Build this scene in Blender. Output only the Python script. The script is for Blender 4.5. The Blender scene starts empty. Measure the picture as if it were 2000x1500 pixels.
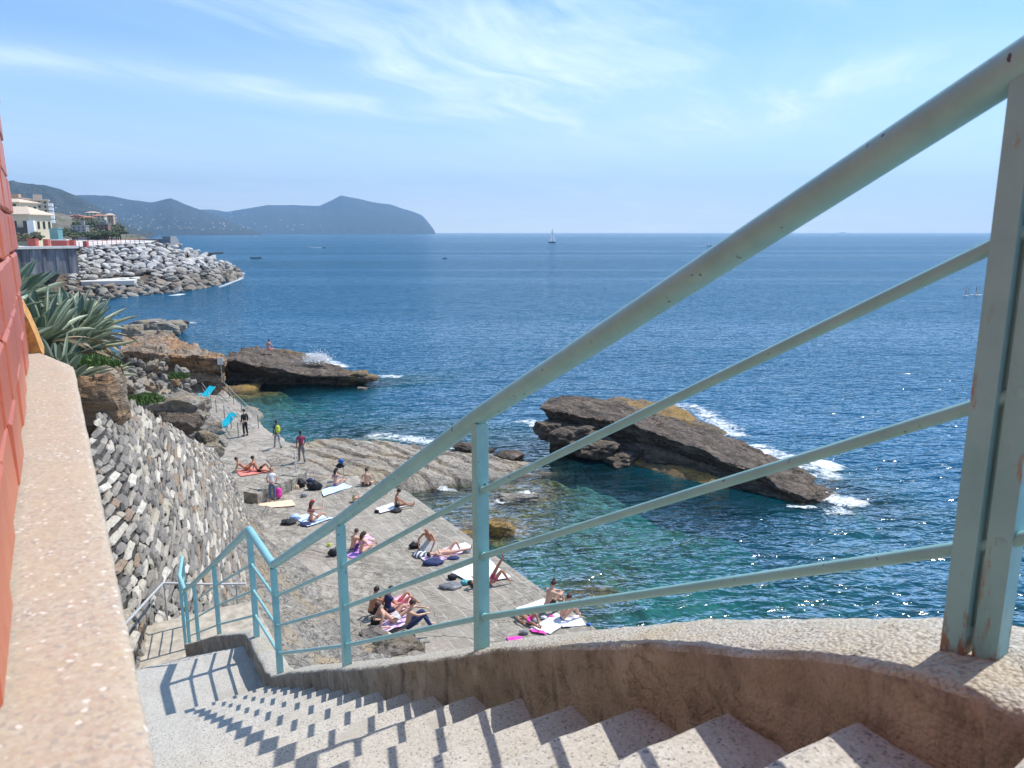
import bpy, bmesh, math, random
import numpy as np
from math import radians, sin, cos, tan, atan, pi, sqrt, exp
from mathutils import Vector, Matrix, noise
R = radians
random.seed(7)
SC = bpy.context.scene
COL = SC.collection
# ------------------------------------------------------------------ camera, sky, sun, exposure
F = 1470.0
PITCH = math.atan(296 / F)
cam = bpy.data.cameras.new("camera"); camo = bpy.data.objects.new("camera", cam); COL.objects.link(camo)
camo.location = (0, 0, 0); camo.rotation_euler = (pi / 2 - PITCH, 0, 0)
cam.sensor_width = 36; cam.lens = F / 2000 * 36; cam.clip_start = 0.02; cam.clip_end = 60000
cam.dof.use_dof = True; cam.dof.focus_distance = 9.0; cam.dof.aperture_fstop = 10.0
SC.camera = camo
SUN_EL = R(57.5); SUN_AZ = math.atan2(.515, .34)          # azimuth from +Y towards +X
sund = Vector((cos(SUN_EL) * sin(SUN_AZ), cos(SUN_EL) * cos(SUN_AZ), sin(SUN_EL)))
sl = bpy.data.lights.new("sun", 'SUN'); sl.energy = 4.3; sl.angle = R(0.53); sl.color = (1.0, .955, .88)
so = bpy.data.objects.new("sun", sl); COL.objects.link(so)
so.rotation_euler = sund.to_track_quat('Z', 'Y').to_euler()
SC.view_settings.view_transform = 'Standard'; SC.view_settings.look = 'None'
SC.view_settings.gamma = 1.0; SC.view_settings.exposure = 0.35
SC.cycles.max_bounces = 6; SC.cycles.transparent_max_bounces = 12; SC.cycles.volume_bounces = 0

class NT:
    """tiny node helper"""
    def __init__(s, tree):
        s.t = tree; s.n = tree.nodes; s.l = tree.links
    def add(s, typ, **kw):
        nd = s.n.new(typ)
        for k, v in kw.items():
            if k.startswith('i_'):
                key = k[2:]
                key = int(key) if key.isdigit() else key.replace('_', ' ')
                s.put(nd, key, v)
            else: setattr(nd, k, v)
        return nd
    def put(s, nd, key, v):
        if hasattr(v, 'links') and hasattr(v, 'is_output'): s.l.new(v, nd.inputs[key])
        else: nd.inputs[key].default_value = v
    def math(s, op, a, b=None, c=None, clamp=False):
        nd = s.n.new('ShaderNodeMath'); nd.operation = op; nd.use_clamp = clamp
        s.put(nd, 0, a)
        if b is not None: s.put(nd, 1, b)
        if c is not None: s.put(nd, 2, c)
        return nd.outputs[0]
    def vm(s, op, a, b=None, out=0):
        nd = s.n.new('ShaderNodeVectorMath'); nd.operation = op
        s.put(nd, 0, a)
        if b is not None: s.put(nd, 1, b)
        return nd.outputs[out]
    def noise(s, vec, scale, detail=4, rough=.55, dist=0, out=0, w=None):
        nd = s.n.new('ShaderNodeTexNoise')
        if vec is not None: s.l.new(vec, nd.inputs['Vector'])
        nd.inputs['Scale'].default_value = scale; nd.inputs['Detail'].default_value = detail
        nd.inputs['Roughness'].default_value = rough; nd.inputs['Distortion'].default_value = dist
        return nd.outputs[out]
    def vor(s, vec, scale, feature='F1', out='Distance', rnd=1.0):
        nd = s.n.new('ShaderNodeTexVoronoi'); nd.feature = feature
        s.l.new(vec, nd.inputs['Vector']); nd.inputs['Scale'].default_value = scale
        nd.inputs['Randomness'].default_value = rnd
        return nd.outputs[out]
    def ramp(s, fac, stops, interp='LINEAR'):
        nd = s.n.new('ShaderNodeValToRGB'); cr = nd.color_ramp; cr.interpolation = interp
        while len(cr.elements) < len(stops): cr.elements.new(.5)
        for e, (p, c) in zip(cr.elements, stops):
            e.position = p
            e.color = (c, c, c, 1) if isinstance(c, (int, float)) else (c[0], c[1], c[2], 1)
        s.l.new(fac, nd.inputs[0]); return nd.outputs[0]
    def mix(s, fac, a, b, mode='MIX'):
        nd = s.n.new('ShaderNodeMix'); nd.data_type = 'RGBA'; nd.blend_type = mode
        s.put(nd, 0, fac)
        for key, v in ((6, a), (7, b)):
            if isinstance(v, tuple): v = (v[0], v[1], v[2], 1)
            s.put(nd, key, v)
        return nd.outputs[2]
    def mapping(s, vec, scale=(1, 1, 1), rot=(0, 0, 0), loc=(0, 0, 0)):
        if any(rot):
            n0 = s.n.new('ShaderNodeMapping'); s.l.new(vec, n0.inputs[0]); n0.inputs['Rotation'].default_value = rot; vec = n0.outputs[0]
        nd = s.n.new('ShaderNodeMapping'); s.l.new(vec, nd.inputs[0])
        nd.inputs['Scale'].default_value = scale
        nd.inputs['Location'].default_value = loc
        return nd.outputs[0]
    def cracks(s, vec, scale, wd=.012, detail=3, rough=.5):
        n = s.noise(vec, scale, detail, rough, .6)
        return s.ramp(s.math('ABSOLUTE', s.math('SUBTRACT', n, .5)), [(0, 1), (wd, 0)])

w = bpy.data.worlds.new("World"); SC.world = w; w.use_nodes = True
nt = NT(w.node_tree); nt.n.clear()
sky = nt.add('ShaderNodeTexSky', sky_type='NISHITA', sun_disc=False, sun_elevation=SUN_EL, sun_rotation=SUN_AZ)
sky.altitude = 0; sky.air_density = 1.0; sky.dust_density = .7; sky.ozone_density = 2.5
tc = nt.add('ShaderNodeTexCoord').outputs['Generated']
sep = nt.add('ShaderNodeSeparateXYZ', i_0=tc)
zz = nt.math('MAXIMUM', sep.outputs[2], 0.0)
zc = nt.math('ADD', zz, .03)
px = nt.math('DIVIDE', sep.outputs[0], zc); py = nt.math('DIVIDE', sep.outputs[1], zc)
pl = nt.add('ShaderNodeCombineXYZ', i_0=px, i_1=py).outputs[0]
warp = nt.vm('SCALE', nt.vm('SUBTRACT', nt.noise(pl, .45, 3, .5, 0, 1), (.5, .5, .5))); warp.node.inputs[3].default_value = 1.5
plw = nt.vm('ADD', pl, warp)
st = nt.mapping(plw, scale=(1.6, .30, 1), rot=(0, 0, R(24)))
n1 = nt.noise(st, 1.3, 8, .62)
n2 = nt.noise(nt.mapping(plw, scale=(.5, .22, 1), rot=(0, 0, R(20)), loc=(3.1, 1.2, 0)), .8, 4, .5)
def band(x0, y0, x1, y1, wd, ext):
    d = Vector((x1 - x0, y1 - y0)); L = d.length; d /= L
    q = nt.vm('SUBTRACT', plw, (x0 + .05, y0 + .05, 0))
    al = nt.vm('DOT_PRODUCT', q, (d.x, d.y, 0), 1); ac = nt.vm('DOT_PRODUCT', q, (-d.y, d.x, 0), 1)
    g = nt.math('EXPONENT', nt.math('MULTIPLY', nt.math('POWER', nt.math('ABSOLUTE', nt.math('DIVIDE', ac, wd)), 2.0), -1.0))
    m = nt.math('SUBTRACT', nt.math('DIVIDE', al, L), .5)
    e = nt.math('EXPONENT', nt.math('MULTIPLY', nt.math('POWER', nt.math('ABSOLUTE', nt.math('DIVIDE', m, ext)), 4.0), -1.0))
    return nt.math('MULTIPLY', g, e)
bands = nt.math('MULTIPLY', band(-3.4, 3.3, -.75, 5.5, .40, .65), 1.25)
bands = nt.math('ADD', bands, nt.math('MULTIPLY', band(-1.6, 2.6, .0, 5.2, .55, .62), .68))
bands = nt.math('ADD', bands, nt.math('MULTIPLY', band(2.25, 3.7, 1.2, 7.2, .65, .6), 1.15))
bands = nt.math('ADD', bands, nt.math('MULTIPLY', band(-.1, 3.4, .5, 7.0, .7, .62), .9))
cl = nt.math('MULTIPLY', bands, nt.ramp(n1, [(.28, .3), (.66, 1.0)]))
cl2 = nt.math('MULTIPLY', nt.ramp(n1, [(.36, .05), (.74, .8)]), nt.ramp(n2, [(.37, 0), (.62, 1)]))
cl = nt.math('ADD', nt.math('MULTIPLY', cl, .72), nt.math('MULTIPLY', cl2, .75), clamp=True)
low = nt.ramp(zz, [(0.0, .9), (.10, .56), (.22, .17), (.4, 0)])     # thin veil towards the horizon
cl = nt.math('MAXIMUM', nt.math('MULTIPLY', cl, .95), nt.math('ADD', nt.math('MULTIPLY', low, .9), nt.math('MULTIPLY', cl, .35)), clamp=True)
tinted = nt.mix(1.0, sky.outputs[0], (.63, .965, 1.25), 'MULTIPLY')
skyc = nt.mix(cl, tinted, nt.ramp(zz, [(0, (.98, .98, .98)), (.12, (.74, .86, 1.0))])); skyc = nt.mix(cl, tinted, nt.mix(1.0, nt.ramp(zz, [(0, (1, 1, 1)), (.14, (.70, .80, .92))]), (9.6, 10.0, 10.4), 'MULTIPLY'))
bg = nt.add('ShaderNodeBackground', i_0=skyc, i_1=.122)
nt.l.new(bg.outputs[0], nt.add('ShaderNodeOutputWorld').inputs[0])

# ------------------------------------------------------------------ geometry helpers
SEA = -14.2; PLAT = -13.1
def ray(u, v):
    x = (u - 1000) / F; y = (750 - v) / F
    return Vector((x, cos(PITCH) + sin(PITCH) * y, -sin(PITCH) + cos(PITCH) * y))
def onz(u, v, z=PLAT):
    r = ray(u, v); return r * (z / r.z)
def ony(u, v, y):
    r = ray(u, v); return r * (y / r.y)
AZ = R(-31); D2 = Vector((sin(AZ), cos(AZ), 0)); N2 = Vector((D2.y, -D2.x, 0))
def so_(s, off, z=0): return D2 * s + N2 * off + Vector((0, 0, z))
def to_so(P): return D2.x * P[0] + D2.y * P[1], N2.x * P[0] + N2.y * P[1]
def interp(x, pts):
    if x <= pts[0][0]: return pts[0][1]
    for (a, fa), (b, fb) in zip(pts, pts[1:]):
        if x <= b: return fa + (fb - fa) * (x - a) / (b - a)
    return pts[-1][1]
def fbm(p, o=4, h=.9): return noise.fractal(p, h, 2.0, o)
def smooth(a, b, x):
    t = min(1, max(0, (x - a) / (b - a))); return t * t * (3 - 2 * t)

class MB:
    def __init__(s): s.v = []; s.f = []; s.m = []; s.fc = []; s.sm = []
    def add(s, vs, fs, mi=0, col=None, sm=False):
        b = len(s.v); s.v += [tuple(q) for q in vs]
        for f in fs:
            s.f.append(tuple(i + b for i in f)); s.m.append(mi); s.fc.append(col if col is not None else .5); s.sm.append(sm)
    def box(s, c, size, rot=None, mi=0, col=None, taper=1.0):
        hx, hy, hz = [q / 2 for q in size]; vs = []
        for z, t in ((-hz, 1), (hz, taper)):
            for x, y in ((-hx, -hy), (hx, -hy), (hx, hy), (-hx, hy)):
                q = Vector((x * t, y * t, z))
                if rot is not None: q = rot @ q
                vs.append(q + Vector(c))
        s.add(vs, [(0, 3, 2, 1), (4, 5, 6, 7), (0, 1, 5, 4), (1, 2, 6, 5), (2, 3, 7, 6), (3, 0, 4, 7)], mi, col)
    def tube(s, pts, r, n=10, mi=0, cap=True, col=None):
        pts = [Vector(p) for p in pts]; rings = []
        rs = r if isinstance(r, (list, tuple)) else [r] * len(pts)
        up = Vector((0, 0, 1))
        for i, p in enumerate(pts):
            a = pts[max(0, i - 1)]; b = pts[min(len(pts) - 1, i + 1)]
            t = (b - a).normalized()
            if abs(t.dot(up)) > .97: up = Vector((1, 0, 0))
            x = t.cross(up).normalized(); y = x.cross(t).normalized()
            rings.append([p + (x * cos(2 * pi * k / n) + y * sin(2 * pi * k / n)) * rs[i] for k in range(n)])
        vs = [q for rg in rings for q in rg]; fs = []
        for i in range(len(pts) - 1):
            for k in range(n):
                fs.append((i * n + k, i * n + (k + 1) % n, (i + 1) * n + (k + 1) % n, (i + 1) * n + k))
        s.add(vs, fs, mi, col, True)
        if cap:
            s.add(rings[0], [tuple(range(n - 1, -1, -1))], mi, col); s.add(rings[-1], [tuple(range(n))], mi, col)
    def grid(s, fn, nu, nv, mi=0, col=None, sm=True, closeu=False):
        vs = [fn(i, j) for i in range(nu) for j in range(nv)]; fs = []
        for i in range(nu - (0 if closeu else 1)):
            for j in range(nv - 1):
                i2 = (i + 1) % nu
                fs.append((i * nv + j, i2 * nv + j, i2 * nv + j + 1, i * nv + j + 1))
        s.add(vs, fs, mi, col, sm)
    def ell(s, c, r, nu=14, nv=9, rot=None, mi=0, fn=None, col=None, v0=0.0, v1=1.0):
        def f(i, j):
            a = 2 * pi * i / nu; b = pi * (v0 + (v1 - v0) * j / (nv - 1))
            q = Vector((r[0] * sin(b) * cos(a), r[1] * sin(b) * sin(a), r[2] * cos(b)))
            if fn: q = fn(q)
            if rot is not None: q = rot @ q
            return q + Vector(c)
        s.grid(f, nu, nv, mi, col, True, closeu=True)
    def mesh(s, name, mats):
        me = bpy.data.meshes.new(name); me.from_pydata(s.v, [], s.f)
        if not isinstance(mats, (list, tuple)): mats = [mats]
        for m in mats: me.materials.append(m)
        me.polygons.foreach_set('material_index', s.m)
        me.polygons.foreach_set('use_smooth', s.sm)
        if any(c != .5 for c in s.fc):
            a = me.attributes.new('rnd', 'FLOAT', 'FACE'); a.data.foreach_set('value', s.fc)
        me.update(); return me
    def build(s, name, mats, parent=None, loc=None):
        o = bpy.data.objects.new(name, s.mesh(name, mats)); COL.objects.link(o)
        if parent: o.parent = parent
        if loc is not None: o.location = loc
        return o
def tag(o, label=None, cat=None, group=None, kind=None):
    if label: o['label'] = label
    if cat: o['category'] = cat
    if group: o['group'] = group
    if kind: o['kind'] = kind
    return o
def empty(name, loc=(0, 0, 0), label=None, cat=None, group=None, rz=0):
    o = bpy.data.objects.new(name, None); COL.objects.link(o); o.location = loc; o.rotation_euler = (0, 0, rz)
    o.empty_display_size = .2
    return tag(o, label, cat, group)
def copy_tree(o, parent=None):
    c = o.copy(); COL.objects.link(c)
    if parent: c.parent = parent
    for ch in o.children: copy_tree(ch, c)
    return c

# ------------------------------------------------------------------ materials
def mat(name):
    m = bpy.data.materials.new(name); m.use_nodes = True
    t = NT(m.node_tree); t.n.clear()
    out = t.add('ShaderNodeOutputMaterial'); b = t.add('ShaderNodeBsdfPrincipled')
    t.l.new(b.outputs[0], out.inputs[0]); t.b = b; t.o = out
    return m, t
def bump(t, h, strength=.5, dist=.02, normal=None):
    bn = t.add('ShaderNodeBump', i_Strength=strength, i_Distance=dist)
    t.l.new(h, bn.inputs['Height'])
    if normal is not None: t.l.new(normal, bn.inputs['Normal'])
    return bn.outputs[0]
def obj_co(t): return t.add('ShaderNodeTexCoord').outputs['Object']
def geo_pos(t): return t.add('ShaderNodeNewGeometry').outputs['Position']
def simple(name, c, rough=.7, var=.12, scale=8, metal=0, bumpd=0, spec=None):
    m, t = mat(name); co = obj_co(t)
    n = t.noise(co, scale, 5, .6)
    d = tuple(max(0, q * (1 - var * 1.6)) for q in c); l = tuple(min(1, q * (1 + var * 1.2)) for q in c)
    t.put(t.b, 'Base Color', t.ramp(n, [(.3, d), (.7, l)]))
    t.b.inputs['Roughness'].default_value = rough; t.b.inputs['Metallic'].default_value = metal
    if spec is not None: t.b.inputs['Specular IOR Level'].default_value = spec
    if bumpd: t.put(t.b, 'Normal', bump(t, n, .6, bumpd))
    return m
def rock_mat(name, light, mid, dark, stain=None, sc=1.0, strata=(1, 1, 4), rot=(0, 0, 0), seaband=True, bd=.12, attr=False):
    m, t = mat(name); P = geo_pos(t)
    wv = t.vm('SCALE', t.noise(P, .8 * sc, 3, .5, 0, 1)); wv.node.inputs[3].default_value = .6
    Pw = t.vm('ADD', P, wv)
    Q = t.mapping(Pw, scale=strata, rot=rot)
    n1 = t.noise(Q, .9 * sc, 10, .68); n2 = t.noise(P, 3.2 * sc, 8, .7); n3 = t.noise(P, .35 * sc, 4, .5)
    c = t.ramp(n1, [(.28, dark), (.46, mid), (.66, light)])
    c = t.mix(t.ramp(n2, [(.35, .75), (.6, 0)]), c, tuple(q * .45 for q in mid))
    if stain: c = t.mix(t.ramp(n3, [(.48, 0), (.62, .75)]), c, stain)
    crk = t.math('MAXIMUM', t.cracks(Q, .55 * sc, .010), t.math('MULTIPLY', t.cracks(Q, 1.5 * sc, .014), .8))
    c = t.mix(t.math('MULTIPLY', crk, .6), c, tuple(q * .25 for q in dark))
    if attr:
        at = t.add('ShaderNodeAttribute', attribute_name='rnd').outputs['Fac']
        c = t.mix(.78, c, t.ramp(at, [(0, (.54, .48, .39)), (.12, (.19, .17, .15)), (.36, (.33, .29, .24)), (.52, (.14, .125, .11)), (.64, (.26, .23, .19)), (.80, (.42, .36, .27)), (.88, (.26, .17, .10)), (.95, (.64, .58, .49))], 'CONSTANT'))
    if seaband:
        z = t.add('ShaderNodeSeparateXYZ', i_0=P).outputs[2]
        h = t.math('ADD', z, t.math('MULTIPLY', t.noise(P, .7, 4, .6), .9))
        c = t.mix(t.ramp(t.math('MULTIPLY', t.math('ADD', h, 14.25), .5), [(.17, .9), (.30, .0)]), c, (.15, .085, .018))
        c = t.mix(t.ramp(t.math('MULTIPLY', t.math('ADD', h, 14.25), .5), [(.10, .95), (.18, 0)]), c, (.025, .02, .012))
    t.put(t.b, 'Base Color', c); t.b.inputs['Roughness'].default_value = .82
    hh = t.math('ADD', t.math('MULTIPLY', n1, 1.2), t.math('MULTIPLY', n2, .35))
    hh = t.math('SUBTRACT', hh, t.math('MULTIPLY', crk, .35))
    t.put(t.b, 'Normal', bump(t, hh, 1.0, bd))
    return m

M = {}
# painted steel of the railing
m, t = mat('aqua_paint'); co = geo_pos(t); M['paint'] = m
n = t.noise(co, 9, 6, .65); n2 = t.noise(t.mapping(co, scale=(1, 1, .25)), 26, 5, .7)
c = t.ramp(n, [(.3, (.20, .42, .42)), (.7, (.28, .525, .52))])
rust = t.ramp(t.math('ADD', t.math('MULTIPLY', n2, .75), t.math('MULTIPLY', n, .25)), [(.645, 0), (.70, 1)])
c = t.mix(rust, c, t.ramp(n2, [(.3, (.09, .035, .015)), (.8, (.22, .09, .03))])); chips = t.ramp(t.math('ADD', t.math('MULTIPLY', t.noise(co, 48, 3, .5), .7), t.math('MULTIPLY', n, .3)), [(.645, 0), (.66, 1)]); c = t.mix(chips, c, (.05, .055, .07)); rust = t.math('ADD', rust, chips)
t.put(t.b, 'Base Color', c); t.b.inputs['Roughness'].default_value = .38
t.put(t.b, 'Normal', bump(t, t.math('SUBTRACT', n2, rust), .35, .002))
# same paint with heavier rust, for the big post
m, t = mat('rusty_paint'); co = geo_pos(t); M['paint_rust'] = m
n = t.noise(co, 8, 6, .65); n2 = t.noise(t.mapping(co, scale=(1, 1, .3)), 22, 6, .7)
z = t.add('ShaderNodeSeparateXYZ', i_0=co).outputs[2]
low = t.ramp(t.math('ADD', z, .68), [(.0, .26), (.05, .12), (.14, 0)])
c = t.ramp(n, [(.3, (.20, .42, .45)), (.7, (.27, .52, .54))])
rr = t.ramp(t.math('ADD', n2, low), [(.60, 0), (.68, .85)])
c = t.mix(rr, c, t.ramp(n2, [(.4, (.12, .045, .015)), (.7, (.33, .13, .035))]))
t.put(t.b, 'Base Color', c); t.b.inputs['Roughness'].default_value = .42
t.put(t.b, 'Normal', bump(t, n2, .3, .002))
# speckled artificial stone of the steps
m, t = mat('speckled_concrete'); co = geo_pos(t); M['step'] = m
v1 = t.vor(co, 185, out='Color'); sepc = t.add('ShaderNodeSeparateColor', i_0=v1).outputs[0]
n = t.noise(co, 5, 6, .65); nf = t.noise(co, 160, 3, .7)
c = t.ramp(sepc, [(0, (.49, .45, .385)), (.35, (.42, .38, .325)), (.6, (.56, .515, .45)), (.84, (.25, .23, .205)), (.94, (.09, .08, .075)), (.97, (.60, .57, .51))], 'CONSTANT')
c = t.mix(.35, c, t.ramp(nf, [(.3, (.28, .26, .23)), (.7, (.58, .55, .5))]))
c = t.mix(t.ramp(n, [(.42, 0), (.72, .45)]), c, (.33, .29, .23))
patch = t.noise(t.mapping(co, loc=(3, 1, 0)), 1.9, 3, .5)
c = t.mix(t.ramp(patch, [(.64, 0), (.655, .6)]), c, (.36, .33, .28))
t.put(t.b, 'Base Color', c); t.b.inputs['Roughness'].default_value = .9
t.put(t.b, 'Normal', bump(t, t.math('ADD', sepc, nf), .45, .0035))
# parapet mortar: pale pebbly top, brown dirty sides
m, t = mat('parapet_mortar'); co = geo_pos(t); M['parapet'] = m
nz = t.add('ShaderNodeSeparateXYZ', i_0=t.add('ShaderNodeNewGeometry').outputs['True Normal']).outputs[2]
n = t.noise(co, 3.2, 8, .65); nf = t.noise(co, 70, 4, .7); vg = t.vor(t.mapping(co, scale=(1, 1, 1)), 120); ng = t.noise(co, 14, 6, .7)
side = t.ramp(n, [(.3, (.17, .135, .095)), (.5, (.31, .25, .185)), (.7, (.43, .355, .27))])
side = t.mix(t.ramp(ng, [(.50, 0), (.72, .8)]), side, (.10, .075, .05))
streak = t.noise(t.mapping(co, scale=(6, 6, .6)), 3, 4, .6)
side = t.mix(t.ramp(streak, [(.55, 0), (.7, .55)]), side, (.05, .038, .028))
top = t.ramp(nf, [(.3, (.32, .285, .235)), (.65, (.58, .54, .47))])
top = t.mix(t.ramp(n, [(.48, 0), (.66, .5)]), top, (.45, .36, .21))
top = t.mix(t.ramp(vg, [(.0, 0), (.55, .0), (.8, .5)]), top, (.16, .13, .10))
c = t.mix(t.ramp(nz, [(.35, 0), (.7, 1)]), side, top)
ck = t.vor(t.vm('ADD', co, t.noise(co, 4, 4, .6, 0, 1)), 1.3, 'DISTANCE_TO_EDGE')
crk = t.ramp(ck, [(0, 1), (.004, 0)])
c = t.mix(t.math('MULTIPLY', crk, .35), c, (.05, .04, .03))
t.put(t.b, 'Base Color', c); t.b.inputs['Roughness'].default_value = .93
t.put(t.b, 'Normal', bump(t, t.math('ADD', t.math('MULTIPLY', ng, 2.0), t.math('SUBTRACT', nf, t.math('ADD', vg, crk))), .85, .006))
# sandstone coping at the left
m, t = mat('granular_stone'); co = geo_pos(t); M['coping'] = m
vc = t.add('ShaderNodeSeparateColor', i_0=t.vor(co, 190, out='Color')).outputs[0]; n = t.noise(co, 9, 5, .6); n2 = t.noise(co, 90, 4, .7)
c = t.ramp(vc, [(0, (.40, .32, .245)), (.25, (.44, .375, .295)), (.5, (.40, .29, .225)), (.66, (.47, .42, .35)), (.80, (.25, .23, .22)), (.92, (.44, .38, .25)), (.97, (.80, .78, .74))], 'CONSTANT')
c = t.mix(.5, c, t.ramp(n2, [(.3, (.34, .265, .20)), (.7, (.48, .42, .34))]))
c = t.mix(t.ramp(n, [(.4, 0), (.7, .5)]), c, (.44, .35, .24))
t.put(t.b, 'Base Color', c); t.b.inputs['Roughness'].default_value = .9
t.put(t.b, 'Normal', bump(t, t.math('ADD', vc, n2), .5, .002))
# glazed red brick
m, t = mat('red_brick'); co = geo_pos(t); M['brick'] = m
at = t.add('ShaderNodeAttribute', attribute_name='rnd').outputs['Fac']; n = t.noise(co, 22, 5, .6)
c = t.mix(t.math('MULTIPLY', n, .7), t.ramp(at, [(0, (.37, .062, .022)), (.5, (.44, .085, .032)), (1, (.47, .11, .045))]), (.50, .13, .06))
ng = t.noise(co, 4, 6, .7); c = t.mix(t.ramp(ng, [(.5, 0), (.72, .55)]), c, (.50, .18, .08)); c = t.mix(t.ramp(t.noise(co, 55, 4, .7), [(.58, 0), (.75, .5)]), c, (.22, .05, .03))  # paler patches: dirt streaks plus light reflections painted into the colour; dark specks: grooves
t.put(t.b, 'Base Color', c); t.b.inputs['Roughness'].default_value = .36
t.put(t.b, 'Normal', bump(t, t.math('ADD', n, ng), .5, .006))
M['mortar'] = simple('grey_mortar', (.20, .17, .14), .95, .3, 60, bumpd=.003)
M['ochre'] = simple('ochre_render', (.55, .27, .075), .92, .35, 35, bumpd=.004)
M['rock'] = rock_mat('grey_rock', (.33, .29, .25), (.19, .165, .145), (.07, .06, .055), (.17, .13, .08), 1.0, (1, 1, 3.5))
M['slab'] = rock_mat('dark_slab_rock', (.29, .215, .155), (.135, .10, .072), (.03, .024, .019), None, .9, (.4, 1.7, 2.5), (0, 0, R(34)), bd=.40)
M['orange_rock'] = rock_mat('rusty_rock', (.50, .41, .31), (.30, .22, .15), (.09, .07, .055), (.40, .21, .09), .9, (.7, .7, 3.5), seaband=False, bd=.3)
M['cliffrock'] = rock_mat('slope_rock', (.40, .36, .31), (.27, .24, .20), (.12, .105, .09), (.33, .25, .15), 1.4, (1, 1, 2.5), (R(20), R(10), 0), seaband=False, bd=.12)
M['stones'] = rock_mat('wall_stone', (.52, .47, .40), (.36, .32, .27), (.17, .15, .13), None, 4, (1, 1, 1), seaband=False, bd=.03, attr=True)
M['gap'] = simple('wall_gap_earth', (.05, .043, .036), .95, .4, 8)
# platform
m, t = mat('platform_rock'); P = geo_pos(t); M['platform'] = m
rotd = t.mapping(P, rot=(0, 0, R(-31)))
wv = t.vm('SCALE', t.noise(P, .5, 3, .5, 0, 1)); wv.node.inputs[3].default_value = .8
Q = t.mapping(t.vm('ADD', P, wv), rot=(0, 0, R(30)), scale=(.55, 1.7, 1))
n1 = t.noise(Q, .7, 11, .70); n2 = t.noise(P, 4, 9, .72); n3 = t.noise(P, .22, 4, .55); n4 = t.noise(P, 22, 5, .7)
c = t.ramp(n1, [(.30, (.17, .145, .115)), (.45, (.34, .30, .24)), (.62, (.50, .45, .37))])
c = t.mix(t.ramp(n2, [(.40, .8), (.56, 0)]), c, (.15, .13, .105))
c = t.mix(t.ramp(n3, [(.50, 0), (.60, .5)]), c, (.42, .345, .29))
c = t.mix(t.ramp(n4, [(.45, 0), (.75, .45)]), c, (.46, .42, .36))
crk = t.math('MULTIPLY', t.cracks(Q, .30, .006), t.ramp(n3, [(.45, .3), (.6, 1)]))
crk2 = t.math('MULTIPLY', t.cracks(Q, 1.3, .010), t.ramp(n3, [(.4, 1), (.6, .1)]))
br = t.add('ShaderNodeTexBrick', i_Scale=1.0, i_Color1=(.5, .5, .5, 1), i_Color2=(.3, .3, .3, 1), i_Mortar=(1, 1, 1, 1))
br.inputs['Mortar Size'].default_value = .022; br.inputs['Brick Width'].default_value = 1.5; br.inputs['Row Height'].default_value = .62
br.inputs['Mortar Smooth'].default_value = .4
wl = t.vm('SCALE', t.noise(P, 1.1, 4, .6, 0, 1)); wl.node.inputs[3].default_value = .28
t.l.new(t.vm('ADD', t.mapping(P, rot=(0, 0, R(-31 + 90))), wl), br.inputs['Vector'])
offv = t.vm('DOT_PRODUCT', P, (N2.x, N2.y, 0), 1)
pav = t.ramp(t.math('MULTIPLY', t.math('SUBTRACT', t.math('ADD', offv, t.math('MULTIPLY', n3, 5)), 9), .1), [(.30, 0), (.42, 1)])
sv_ = t.vm('DOT_PRODUCT', P, (D2.x, D2.y, 0), 1)
pav = t.math('MULTIPLY', pav, t.ramp(t.math('MULTIPLY', sv_, .02), [(.72, 1), (.8, 0)]))
mort = t.math('MULTIPLY', t.math('MULTIPLY', br.outputs['Fac'], pav), t.ramp(n2, [(.35, .3), (.55, 1)]))
bc = t.add('ShaderNodeSeparateColor', i_0=br.outputs['Color']).outputs[0]
c = t.mix(t.math('MULTIPLY', pav, .5), c, t.ramp(bc, [(.3, (.24, .21, .165)), (.5, (.35, .31, .25))]))
c = t.mix(t.math('MULTIPLY', mort, .8), c, (.52, .49, .43))
c = t.mix(t.math('MULTIPLY', crk, t.math('SUBTRACT', .75, t.math('MULTIPLY', pav, .5))), c, (.04, .035, .03))
c = t.mix(t.math('MULTIPLY', crk2, .55), c, (.05, .045, .04))
zz_ = t.add('ShaderNodeSeparateXYZ', i_0=P).outputs[2]
hb = t.math('ADD', zz_, t.math('MULTIPLY', n2, .5))
c = t.mix(t.ramp(t.math('ADD', hb, 14.2), [(.42, 1), (.8, 0)]), c, (.24, .14, .02))
t.put(t.b, 'Base Color', c); t.b.inputs['Roughness'].default_value = .85
hh = t.math('ADD', t.math('ADD', n1, t.math('MULTIPLY', n2, .5)), t.math('MULTIPLY', n4, .12))
hh = t.math('SUBTRACT', hh, t.math('MULTIPLY', t.math('ADD', crk, crk2), .35))
t.put(t.b, 'Normal', bump(t, hh, 1.0, .13))
M['terrace'] = simple('sandy_concrete', (.42, .36, .28), .92, .22, 6, bumpd=.01)
# boulders: pale on top of the mound, brown-grey near the water
m, t = mat('boulder'); P = geo_pos(t); M['boulder'] = m
oi = t.add('ShaderNodeObjectInfo').outputs['Random']; z = t.add('ShaderNodeSeparateXYZ', i_0=P).outputs[2]
n = t.noise(P, .9, 7, .65)
hi = t.ramp(t.math('MULTIPLY', t.math('ADD', z, t.math('ADD', 14.2, t.math('MULTIPLY', oi, 2.5))), .1), [(.42, 0), (.62, 1)])
pale = t.ramp(oi, [(0, (.44, .42, .39)), (.4, (.54, .52, .49)), (.8, (.36, .34, .315))], 'CONSTANT')
lowc = t.ramp(oi, [(0, (.22, .19, .15)), (.3, (.30, .28, .24)), (.55, (.17, .15, .12)), (.8, (.26, .20, .15))], 'CONSTANT')
c = t.mix(hi, lowc, pale); c = t.mix(t.ramp(n, [(.35, .5), (.6, 0)]), c, (.16, .14, .12))
t.put(t.b, 'Base Color', c); t.b.inputs['Roughness'].default_value = .85
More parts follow.
